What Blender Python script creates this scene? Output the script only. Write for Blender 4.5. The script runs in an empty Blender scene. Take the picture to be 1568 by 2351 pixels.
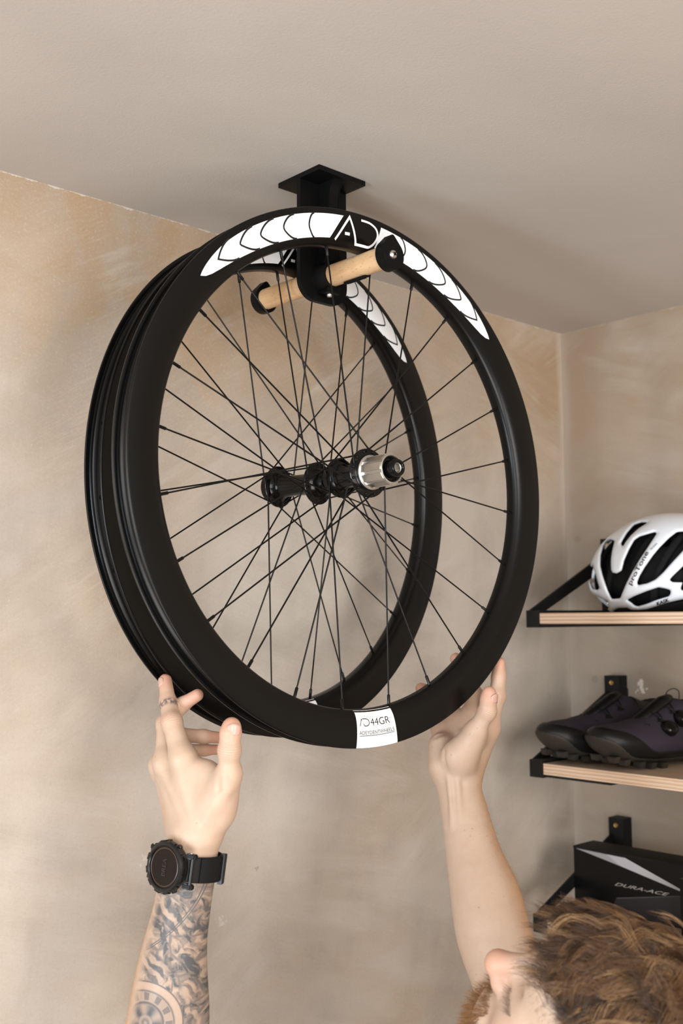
import bpy, bmesh, math, random
import numpy as np
from mathutils import Vector, Matrix
PI = math.pi
random.seed(7)
rng = np.random.default_rng(11)
SC = bpy.context.scene
COL = SC.collection

# ---------------------------------------------------------------- camera
CAM_O = np.array((-1.7424, -1.2397, 1.8396))
CAM_R = np.array((0.734894, -0.678154, -0.006079))
CAM_U = np.array((-0.062384, -0.076515, 0.995115))
CAM_F = np.array((0.675307, 0.730925, 0.098537))
cd = bpy.data.cameras.new('camera')
cam = bpy.data.objects.new('camera', cd)
COL.objects.link(cam)
M = Matrix.Identity(4)
for i in range(3):
    M[i][0], M[i][1], M[i][2], M[i][3] = CAM_R[i], CAM_U[i], -CAM_F[i], CAM_O[i]
cam.matrix_world = M
cd.sensor_fit = 'HORIZONTAL'
cd.sensor_width = 36.0
cd.lens = 56.636
cd.clip_start = 0.02
cd.dof.use_dof = True
cd.dof.focus_distance = 1.24
cd.dof.aperture_fstop = 9.0
SC.camera = cam

# ---------------------------------------------------------------- world, lights, exposure
W = bpy.data.worlds.new('room_ambient')
SC.world = W
W.use_nodes = True
bg = W.node_tree.nodes['Background']
bg.inputs[0].default_value = (1.0, 0.965, 0.93, 1)
bg.inputs[1].default_value = 0.20

def area(name, loc, target, sx, sy, power, color):
    l = bpy.data.lights.new(name, 'AREA')
    l.shape = 'RECTANGLE'
    l.size, l.size_y, l.energy, l.color = sx, sy, power, color
    o = bpy.data.objects.new(name, l)
    COL.objects.link(o)
    o.location = loc
    o.rotation_euler = (Vector(target) - Vector(loc)).to_track_quat('-Z', 'Y').to_euler()
    return o
area('window_light', (-3.6, -0.80, 1.35), (-0.8, -0.3, 1.9), 0.6, 1.3, 72, (0.80, 0.90, 1.0))
area('bounce_left', (-2.15, -1.75, 2.02), (-0.75, -0.1, 1.55), 0.7, 0.7, 14, (1.0, 0.98, 0.955))  # unseen soft light standing in for flash bounced off the ceiling
area('bounce_back', (-1.3, -3.1, 2.1), (-0.9, -0.1, 1.5), 0.9, 0.9, 37, (1.0, 0.98, 0.95))  # unseen fill added behind the camera, also for the bounced flash
area('ceiling_fill', (-1.9, -2.3, 0.9), (-1.2, -1.0, 2.4), 1.0, 1.0, 37, (1.0, 0.96, 0.92))  # added fill aimed up to brighten the ceiling, no such lamp in the room
SC.view_settings.view_transform = 'Standard'
SC.view_settings.look = 'None'
SC.view_settings.gamma = 1.0
SC.view_settings.use_curve_mapping = False
SC.view_settings.exposure = -0.10

# ---------------------------------------------------------------- helpers
def link(o, parent=None):
    COL.objects.link(o)
    if parent is not None:
        o.parent = parent
    return o

def mesh(name, verts, faces, m=None, parent=None, smooth=False):
    me = bpy.data.meshes.new(name)
    if isinstance(verts, np.ndarray):
        verts = verts.tolist()
    if isinstance(faces, np.ndarray):
        faces = faces.tolist()
    me.from_pydata(verts, [], faces)
    if smooth:
        me.polygons.foreach_set('use_smooth', [True] * len(me.polygons))
    if m:
        me.materials.append(m)
    me.update()
    return link(bpy.data.objects.new(name, me), parent)

def bmobj(name, bm, m=None, parent=None, smooth=False):
    me = bpy.data.meshes.new(name)
    bmesh.ops.recalc_face_normals(bm, faces=bm.faces)
    bm.to_mesh(me)
    bm.free()
    if smooth:
        me.polygons.foreach_set('use_smooth', [True] * len(me.polygons))
    if m:
        me.materials.append(m)
    return link(bpy.data.objects.new(name, me), parent)

def auto_smooth(o, deg=35):
    me = o.data
    me.polygons.foreach_set('use_smooth', [True] * len(me.polygons))
    me.set_sharp_from_angle(angle=math.radians(deg))
    return o

def empty(name, loc, label=None, cat=None, group=None):
    o = bpy.data.objects.new(name, None)
    o.empty_display_size = 0.05
    COL.objects.link(o)
    o.location = loc
    if label:
        tag(o, label, cat, group)
    return o

def tag(o, label, cat, group=None):
    o['label'] = label
    o['category'] = cat
    if group:
        o['group'] = group
    return o

def box_bm(x0, x1, y0, y1, z0, z1, bev=0.0, seg=2, bm=None):
    own = bm or bmesh.new()
    vs = [own.verts.new((x, y, z)) for x in (x0, x1) for y in (y0, y1) for z in (z0, z1)]
    fs = [(0, 1, 3, 2), (4, 6, 7, 5), (0, 4, 5, 1), (2, 3, 7, 6), (0, 2, 6, 4), (1, 5, 7, 3)]
    faces = [own.faces.new([vs[i] for i in f]) for f in fs]
    if bev > 0:
        es = list({e for f in faces for e in f.edges})
        bmesh.ops.bevel(own, geom=es, offset=bev, segments=seg, affect='EDGES', profile=0.7)
    return own

def box(name, b, m, parent=None, bev=0.0, seg=2):
    return auto_smooth(bmobj(name, box_bm(*b, bev=bev, seg=seg), m, parent), 40)

def frame_of(axis):
    a = np.asarray(axis, float)
    a = a / np.linalg.norm(a)
    t = np.array((0, 0, 1.0)) if abs(a[2]) < 0.9 else np.array((1.0, 0, 0))
    u = np.cross(t, a)
    u /= np.linalg.norm(u)
    return a, u, np.cross(a, u)

def lathe(profile, origin=(0, 0, 0), axis=(0, 1, 0), seg=48, closed=False):
    """profile: list of (radius, distance along axis)"""
    a, u, v = frame_of(axis)
    o = np.asarray(origin, float)
    t = np.arange(seg) * 2 * PI / seg
    ring = np.cos(t)[:, None] * u + np.sin(t)[:, None] * v
    V = np.concatenate([o + h * a + r * ring for r, h in profile])
    F = []
    n = len(profile)
    for i in range(n if closed else n - 1):
        j = (i + 1) % n
        for k in range(seg):
            l = (k + 1) % seg
            F.append((i * seg + k, i * seg + l, j * seg + l, j * seg + k))
    return V.tolist(), F

def lathe_obj(name, profile, origin, axis, m, parent=None, seg=48, closed=False, deg=35):
    V, F = lathe(profile, origin, axis, seg, closed)
    bm = bmesh.new()
    vs = [bm.verts.new(v) for v in V]
    for f in F:
        bm.faces.new([vs[i] for i in f])
    bmesh.ops.remove_doubles(bm, verts=bm.verts, dist=1e-7)
    return auto_smooth(bmobj(name, bm, m, parent), deg)

def tube(points, radii, seg=8, caps=True):
    P = [np.asarray(p, float) for p in points]
    if not hasattr(radii, '__len__'):
        radii = [radii] * len(P)
    V, F = [], []
    a0 = P[1] - P[0]
    _, u, v = frame_of(a0)
    for i, p in enumerate(P):
        d = (P[min(i + 1, len(P) - 1)] - P[max(i - 1, 0)])
        d = d / np.linalg.norm(d)
        u = u - d * (u @ d)
        u /= np.linalg.norm(u)
        v = np.cross(d, u)
        for k in range(seg):
            t = 2 * PI * k / seg
            V.append((p + radii[i] * (math.cos(t) * u + math.sin(t) * v)).tolist())
    for i in range(len(P) - 1):
        for k in range(seg):
            l = (k + 1) % seg
            F.append((i * seg + k, i * seg + l, (i + 1) * seg + l, (i + 1) * seg + k))
    if caps:
        F.append(tuple(reversed(range(seg))))
        F.append(tuple((len(P) - 1) * seg + k for k in range(seg)))
    return V, F

def tube_obj(name, pts, r, m, parent=None, seg=8):
    V, F = tube(pts, r, seg)
    return auto_smooth(mesh(name, V, F, m, parent), 50)

def merge(parts):
    V, F = [], []
    for v, f in parts:
        n = len(V)
        V += list(v)
        F += [tuple(i + n for i in q) for q in f]
    return V, F

def prism(outline, origin, ex, ey, ez, thick, bev=0.0):
    """2D outline extruded along ez"""
    o, ex, ey, ez = (np.asarray(q, float) for q in (origin, ex, ey, ez))
    bm = bmesh.new()
    A = [bm.verts.new((o + x * ex + y * ey).tolist()) for x, y in outline]
    B = [bm.verts.new((o + x * ex + y * ey + thick * ez).tolist()) for x, y in outline]
    fa = bm.faces.new(A)
    fb = bm.faces.new(list(reversed(B)))
    for i in range(len(A)):
        j = (i + 1) % len(A)
        bm.faces.new((A[i], B[i], B[j], A[j]))
    if bev > 0:
        es = list(set(fa.edges) | set(fb.edges))
        bmesh.ops.bevel(bm, geom=es, offset=bev, segments=2, affect='EDGES')
    return bm

def text_mesh(body, size=1.0, offset=0.0, spacing=1.0, shear=0.0):
    cu = bpy.data.curves.new('lettering', 'FONT')
    cu.body = body
    cu.size = size
    cu.offset = offset
    cu.space_character = spacing
    cu.shear = shear
    cu.resolution_u = 4
    o = bpy.data.objects.new('lettering', cu)
    COL.objects.link(o)
    bpy.context.view_layer.update()
    me = bpy.data.meshes.new_from_object(o.evaluated_get(bpy.context.evaluated_depsgraph_get()))
    bpy.data.objects.remove(o)
    V = np.array([v.co[:] for v in me.vertices])
    F = [tuple(q.vertices) for q in me.polygons]
    bpy.data.meshes.remove(me)
    return V, F

def ribbon(pts, w):
    """flat 2D stroke of width w with mitred joints -> (N,2) verts, quads"""
    P = np.asarray(pts, float)
    V, F = [], []
    for i in range(len(P)):
        d0 = P[i] - P[i - 1] if i else P[1] - P[0]
        d1 = P[i + 1] - P[i] if i < len(P) - 1 else d0
        d0 = d0 / np.hypot(*d0)
        d1 = d1 / np.hypot(*d1)
        n0 = np.array((-d0[1], d0[0]))
        n1 = np.array((-d1[1], d1[0]))
        n = n0 + n1
        n = n / max(n @ n0, 0.35)
        V += [P[i] + n * w / 2, P[i] - n * w / 2]
        if i:
            k = 2 * i
            F.append((k - 2, k - 1, k + 1, k))
    return np.array(V), F

def resample(pts, n):
    P = np.asarray(pts, float)
    # Catmull-Rom through the points
    Q = []
    m = len(P)
    for i in range(m - 1):
        p0, p1, p2, p3 = P[max(i - 1, 0)], P[i], P[i + 1], P[min(i + 2, m - 1)]
        for t in np.linspace(0, 1, n, endpoint=False):
            Q.append(0.5 * ((2 * p1) + (p2 - p0) * t + (2 * p0 - 5 * p1 + 4 * p2 - p3) * t * t
                            + (3 * p1 - p0 - 3 * p2 + p3) * t ** 3))
    Q.append(P[-1])
    return np.array(Q)

# ---------------------------------------------------------------- materials
def new_mat(name, color=(0.5, 0.5, 0.5), rough=0.5, metal=0.0, spec=0.5, coat=0.0):
    m = bpy.data.materials.new(name)
    m.use_nodes = True
    b = m.node_tree.nodes['Principled BSDF']
    b.inputs['Base Color'].default_value = (*color, 1)
    b.inputs['Roughness'].default_value = rough
    b.inputs['Metallic'].default_value = metal
    b.inputs['Specular IOR Level'].default_value = spec
    b.inputs['Coat Weight'].default_value = coat
    return m

class NT:
    """small node builder"""
    def __init__(self, m):
        self.t = m.node_tree
        self.b = self.t.nodes['Principled BSDF']
    def n(self, typ, ins=None, **kw):
        nd = self.t.nodes.new(typ)
        for k, v in kw.items():
            setattr(nd, k, v)
        for k, v in (ins or {}).items():
            self.set(nd.inputs[k], v)
        return nd
    def set(self, sock, v):
        if hasattr(v, 'is_output') or isinstance(v, bpy.types.NodeSocket):
            self.t.links.new(v, sock)
        else:
            sock.default_value = v
    def coord(self, scale=(1, 1, 1), rot=(0, 0, 0), kind='Object'):
        tc = self.n('ShaderNodeTexCoord')
        mp = self.n('ShaderNodeMapping', {'Vector': tc.outputs[kind], 'Scale': scale, 'Rotation': rot})
        return mp.outputs[0]
    def noise(self, vec, scale, detail=4, rough=0.55, dist=0.0):
        return self.n('ShaderNodeTexNoise', {'Vector': vec, 'Scale': scale, 'Detail': detail, 'Roughness': rough,
                                             'Distortion': dist}).outputs[0]
    def ramp(self, fac, stops, interp='LINEAR'):
        r = self.n('ShaderNodeValToRGB', {'Fac': fac})
        r.color_ramp.interpolation = interp
        e = r.color_ramp.elements
        while len(e) > 1:
            e.remove(e[-1])
        for i, (p, c) in enumerate(stops):
            el = e[0] if i == 0 else e.new(p)
            el.position = p
            el.color = (c, c, c, 1) if not hasattr(c, '__len__') else (*c, 1)
        return r.outputs[0]
    def mix(self, fac, a, b, mode='MIX'):
        nd = self.n('ShaderNodeMix', data_type='RGBA', blend_type=mode)
        for s, v in ((nd.inputs[0], fac), (nd.inputs[6], a), (nd.inputs[7], b)):
            if isinstance(v, tuple) and len(v) == 3:
                v = (*v, 1)
            self.set(s, v)
        return nd.outputs[2]
    def math(self, op, a, b=0.0, clamp=False):
        nd = self.n('ShaderNodeMath', operation=op, use_clamp=clamp)
        self.set(nd.inputs[0], a)
        self.set(nd.inputs[1], b)
        return nd.outputs[0]
    def xyz(self, vec):
        return self.n('ShaderNodeSeparateXYZ', {0: vec}).outputs
    def bump(self, h, strength=0.3, dist=0.002):
        bp = self.n('ShaderNodeBump', {'Height': h, 'Strength': strength, 'Distance': dist})
        self.t.links.new(bp.outputs[0], self.b.inputs['Normal'])
    def base(self, c):
        self.set(self.b.inputs['Base Color'], c)
    def rough(self, r):
        self.set(self.b.inputs['Roughness'], r)

def plaster_mat():
    m = new_mat('bare_plaster', rough=0.8, spec=0.25)
    t = NT(m)
    P = t.coord()
    x, y, z = t.xyz(P)
    hz = t.n('ShaderNodeCombineXYZ', {0: t.math('SUBTRACT', x, y), 1: z, 2: 0.0}).outputs[0]      # both walls unfolded
    def brush(deg, long_, short, seed, detail=5, dist=0.5):
        r = t.n('ShaderNodeMapping', {'Vector': hz, 'Rotation': (0, 0, math.radians(-deg)), 'Location': (seed, seed * 1.7, 0)}).outputs[0]
        q = t.n('ShaderNodeMapping', {'Vector': r, 'Scale': (long_, short, 1)}).outputs[0]
        return t.noise(q, 1.0, detail, 0.62, dist)
    big = t.noise(P, 1.5, 4, 0.55, 0.5)
    mid = t.noise(P, 5.0, 5, 0.6, 1.0)
    sel = t.ramp(t.noise(P, 2.6, 2, 0.5, 0.4), [(0.44, 0.0), (0.56, 1.0)])
    sA, sB = brush(33, 2.4, 13, 1.0), brush(-16, 2.6, 12, 5.0)
    s1 = t.xyz(t.mix(sel, sA, sB))[0]
    fA, fB = brush(33, 9, 150, 2.0, 3, 0.25), brush(-16, 9, 150, 7.0, 3, 0.25)
    fine = t.xyz(t.mix(sel, fA, fB))[0]
    gA, gB = brush(30, 26, 520, 3.0, 2, 0.2), brush(-20, 26, 520, 8.0, 2, 0.2)
    hair_ = t.xyz(t.mix(sel, gA, gB))[0]
    s2 = brush(80, 2.0, 9, 9.0)
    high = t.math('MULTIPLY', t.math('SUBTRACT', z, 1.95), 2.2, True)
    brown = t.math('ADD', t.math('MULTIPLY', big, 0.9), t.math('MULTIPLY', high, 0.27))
    brown = t.math('ADD', brown, t.math('MULTIPLY', t.math('GREATER_THAN', x, -0.001), 0.13))  # extra brown, part of the shade painted on the right wall
    brown = t.math('ADD', brown, t.math('MULTIPLY', t.math('SUBTRACT', s1, 0.5), 0.55))
    fb = t.ramp(brown, [(0.40, 0.0), (0.78, 1.0)])
    col = t.mix(fb, (0.525, 0.461, 0.396), (0.385, 0.264, 0.16))
    grey = t.ramp(t.math('ADD', t.math('MULTIPLY', mid, 0.55), t.math('MULTIPLY', s2, 0.45)), [(0.47, 0.0), (0.64, 0.75)])
    col = t.mix(grey, col, (0.375, 0.325, 0.275))
    pale = t.ramp(t.math('ADD', t.math('MULTIPLY', s1, 0.6), t.math('MULTIPLY', t.noise(P, 2.4, 3, 0.5, 0.5), 0.4)), [(0.50, 0.0), (0.66, 0.8)])
    col = t.mix(pale, col, (0.62, 0.56, 0.495))
    scr = t.ramp(fine, [(0.60, 0.0), (0.82, 0.32)])
    col = t.mix(scr, col, (0.60, 0.52, 0.43))
    zone = t.ramp(t.noise(P, 4.2, 3, 0.6, 0.8), [(0.42, 0.1), (0.62, 1.0)])
    col = t.mix(t.math('MULTIPLY', zone, t.ramp(hair_, [(0.54, 0.0), (0.76, 0.30)])), col, (0.66, 0.57, 0.47))
    col = t.mix(t.math('MULTIPLY', zone, t.ramp(hair_, [(0.26, 0.20), (0.44, 0.0)])), col, (0.36, 0.27, 0.18))
    grit = t.noise(P, 240, 5, 0.75)
    col = t.mix(t.ramp(grit, [(0.54, 0.0), (0.70, 0.35)]), col, (0.64, 0.54, 0.43))
    col = t.mix(t.ramp(grit, [(0.32, 0.30), (0.46, 0.0)]), col, (0.36, 0.27, 0.185))
    speck = t.noise(P, 420, 2, 0.6)
    col = t.mix(t.math('MULTIPLY', t.math('SUBTRACT', speck, 0.5), 0.5), col, (0.75, 0.6, 0.45))
    chip = t.math('MULTIPLY', t.ramp(t.noise(P, 130, 3, 0.7), [(0.68, 0.0), (0.71, 0.6)]), t.ramp(t.noise(P, 6.5, 2), [(0.58, 0.0), (0.66, 1.0)]))
    col = t.mix(chip, col, (0.80, 0.75, 0.69))
    # ragged paint line and drips under the ceiling
    edge = t.math('ADD', z, t.math('MULTIPLY', t.noise(P, 55, 4, 0.7), 0.016))
    col = t.mix(t.math('GREATER_THAN', edge, 2.4072), col, (0.55, 0.48, 0.41))
    # filler in the corner where the two walls meet
    dc = t.math('ADD', t.math('ABSOLUTE', x), t.math('ABSOLUTE', y))
    cor = t.math('ADD', dc, t.math('MULTIPLY', t.noise(t.coord((30, 30, 5)), 1.0, 4), 0.03))
    col = t.mix(t.ramp(cor, [(0.018, 0.55), (0.034, 0.0)]), col, (0.60, 0.53, 0.46))
    col = t.mix(t.math('MULTIPLY', t.math('GREATER_THAN', x, -0.001), 0.55), col, (0.34, 0.28, 0.222))   # shade of the right wall mixed into its colour
    for c_, r_, nz_, k_ in (((-0.765, 0.000, 1.486), 0.010, 0.020, (0.16, 0.12, 0.08)), ((-0.826, 0.000, 1.423), 0.022, 0.045, (0.78, 0.74, 0.68)), ((-0.954, 0.000, 1.526), 0.020, 0.045, (0.74, 0.69, 0.62)),
                            ((0.000, -0.056, 1.722), 0.011, 0.010, (0.27, 0.23, 0.19)), ((0.000, -0.025, 1.989), 0.010, 0.010, (0.27, 0.23, 0.19)), ((0.007, 0.000, 2.408), 0.020, 0.020, (0.70, 0.64, 0.57))):
        d_ = t.n('ShaderNodeVectorMath', {0: P, 1: c_}, operation='DISTANCE').outputs['Value']
        d_ = t.math('ADD', d_, t.math('MULTIPLY', t.noise(P, 110, 3, 0.7), nz_))
        col = t.mix(t.math('MULTIPLY', t.math('LESS_THAN', d_, r_ + nz_ * 0.12), 0.38), col, k_)
    # dabs of white filler by the middle shelf
    d = t.n('ShaderNodeVectorMath', {0: P, 1: (0.0, -0.155, 1.712)}, operation='DISTANCE').outputs['Value']
    dab = t.math('ADD', d, t.math('MULTIPLY', t.noise(P, 75, 3), 0.045))
    col = t.mix(t.math('LESS_THAN', dab, 0.031), col, (0.8, 0.74, 0.68))
    t.base(col)
    h = t.math('ADD', t.math('MULTIPLY', s1, 0.8), t.math('ADD', t.math('MULTIPLY', fine, 0.5), t.math('MULTIPLY', speck, 0.25)))
    t.bump(t.math('ADD', h, t.math('MULTIPLY', hair_, 0.35)), 0.17, 0.003)
    return m

def ceiling_mat():
    m = new_mat('ceiling_paint', rough=0.75, spec=0.25)
    t = NT(m)
    P = t.coord()
    n = t.noise(P, 2.2, 4, 0.5, 0.5)
    t.base(t.mix(t.ramp(n, [(0.35, 0.0), (0.7, 1.0)]), (0.465, 0.418, 0.372), (0.51, 0.459, 0.41)))
    t.bump(t.math('ADD', t.noise(P, 300, 3, 0.6), t.math('MULTIPLY', t.noise(P, 14, 4), 1.5)), 0.10, 0.003)
    return m

def wood_mat(name, ax, c0, c1, flecks=True, scale=1.0):
    m = new_mat(name, rough=0.55, spec=0.3)
    t = NT(m)
    s = [90 * scale, 90 * scale, 90 * scale]
    s[ax] = 5 * scale
    P = t.coord(tuple(s))
    g = t.noise(P, 1.0, 6, 0.65, 0.6)
    col = t.mix(t.ramp(g, [(0.33, 0.0), (0.68, 1.0)]), c0, c1)
    if flecks:
        s2 = [420 * scale] * 3
        s2[ax] = 110 * scale
        v = t.n('ShaderNodeTexVoronoi', {'Vector': t.coord(tuple(s2)), 'Scale': 1.0}).outputs['Distance']
        col = t.mix(t.ramp(v, [(0.10, 0.55), (0.22, 0.0)]), col, (0.25, 0.12, 0.045))
    t.base(col)
    t.bump(g, 0.12, 0.001)
    return m

def ply_mat():
    m = new_mat('birch_plywood', rough=0.6, spec=0.3)
    t = NT(m)
    P = t.coord()
    x, y, z = t.xyz(P)
    wob = t.math('MULTIPLY', t.noise(t.coord((1, 8, 1)), 4.0, 3), 0.0016)
    band = t.math('MODULO', t.math('MULTIPLY', t.math('ADD', z, wob), 1.0 / 0.0056), 1.0)
    ply = t.ramp(band, [(0.0, (0.66, 0.49, 0.35)), (0.42, (0.72, 0.58, 0.46)), (0.55, (0.50, 0.31, 0.19)), (1.0, (0.62, 0.44, 0.30))])
    grain = t.noise(t.coord((60, 8, 300)), 1.0, 5, 0.65)
    ply = t.mix(t.ramp(grain, [(0.35, 0.0), (0.75, 0.5)]), ply, (0.42, 0.25, 0.14))
    face = t.mix(t.noise(t.coord((40, 4, 40)), 1.0, 5, 0.6, 0.6), (0.40, 0.29, 0.20), (0.55, 0.42, 0.30))
    nz = t.xyz(t.n('ShaderNodeNewGeometry').outputs['Normal'])[2]
    t.base(t.mix(t.math('GREATER_THAN', t.math('ABSOLUTE', nz), 0.7), ply, face))
    return m

def black_mat(name, c=0.010, rough=0.5, spec=0.5, bump=0.0, coat=0.0):
    m = new_mat(name, (c, c, c * 1.02), rough, 0, spec, coat)
    if bump:
        t = NT(m)
        t.bump(t.noise(t.coord(), bump, 3, 0.6), 0.12, 0.0005)
    return m

MAT = {}
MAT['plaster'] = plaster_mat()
MAT['ceiling'] = ceiling_mat()
MAT['floor'] = wood_mat('floor_boards', 1, (0.22, 0.14, 0.08), (0.34, 0.23, 0.14), False, 0.3)
MAT['carbon'] = black_mat('matt_black_carbon', 0.0020, 0.29, 0.26)
MAT['gloss_black'] = black_mat('gloss_black_anodised', 0.003, 0.17, 0.28)
MAT['spoke'] = black_mat('black_steel_wire', 0.004, 0.28, 0.22)
MAT['hole'] = black_mat('dark_hole', 0.002, 0.9, 0.0)
MAT['plastic'] = black_mat('printed_black_plastic', 0.003, 0.45, 0.14, 900)
MAT['steel_black'] = black_mat('black_powder_coated_steel', 0.007, 0.55, 0.25, 600)
MAT['decal'] = new_mat('white_vinyl', (0.86, 0.87, 0.88), 0.45, 0, 0.4)
MAT['decal_black'] = new_mat('black_vinyl', (0.012, 0.012, 0.012), 0.5, 0, 0.3)
MAT['silver'] = new_mat('brushed_aluminium', (0.62, 0.60, 0.57), 0.33, 1.0)
MAT['screw'] = new_mat('stainless_screw', (0.66, 0.62, 0.58), 0.3, 1.0)
MAT['brass'] = new_mat('brass_screw', (0.55, 0.36, 0.14), 0.35, 1.0)
MAT['beech'] = wood_mat('beech_wood', 1, (0.66, 0.44, 0.25), (0.54, 0.33, 0.165))
MAT['ply'] = ply_mat()

# ---------------------------------------------------------------- room
def room():
    def st(o):
        o['kind'] = 'structure'
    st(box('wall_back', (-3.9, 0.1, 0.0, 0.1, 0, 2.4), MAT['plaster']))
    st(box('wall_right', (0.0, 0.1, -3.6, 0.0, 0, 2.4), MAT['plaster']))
    st(box('ceiling', (-3.9, 0.1, -3.6, 0.1, 2.4, 2.5), MAT['ceiling']))
    st(box('floor', (-3.9, 0.1, -3.6, 0.1, -0.1, 0.0), MAT['floor']))
room()

# ---------------------------------------------------------------- bicycle wheels
# wheel frame: x along the wall, y away from the viewer (0 = front face of the rim), z up
PROF = [(0.3170, 0.0138), (0.3164, 0.0147), (0.3145, 0.0151), (0.3100, 0.01535), (0.3040, 0.0155), (0.2975, 0.0152),
        (0.2915, 0.0145), (0.2860, 0.0133), (0.2815, 0.0117), (0.2780, 0.0098), (0.2755, 0.0075), (0.2741, 0.0048), (0.2736, 0.0022), (0.2735, 0.0)]
_ps = resample(PROF, 4)[::-1]
_pr, _ph = np.maximum.accumulate(_ps[:, 0]), _ps[:, 1]
MIDY = 0.0155

def side_y(r, h=0.00022):
    """y of the front sidewall at radius r, lifted by h"""
    return MIDY - np.interp(r, _pr, _ph) - h

def on_rim(th, r, h=0.00022):
    th = np.radians(th)
    return np.stack([r * np.cos(th), side_y(r, h), r * np.sin(th)], -1)

def rim_mesh():
    sm_ = resample(PROF, 4)
    half = [tuple(q) for q in sm_]                                       # outer lip to nose, half width
    outer = [(0.3170, 0.0124), (0.3163, 0.0119), (0.3115, 0.0117), (0.3108, 0.0105), (0.3110, 0.0078), (0.3114, 0.0068), (0.3102, 0.0058),
             (0.3072, 0.0045), (0.3068, 0.0)]
    loop = [(r, MIDY - w) for r, w in half] + [(r, MIDY + w) for r, w in half[::-1][1:]]
    loop += [(r, MIDY + w) for r, w in outer] + [(r, MIDY - w) for r, w in outer[::-1][1:]]
    return loop

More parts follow.
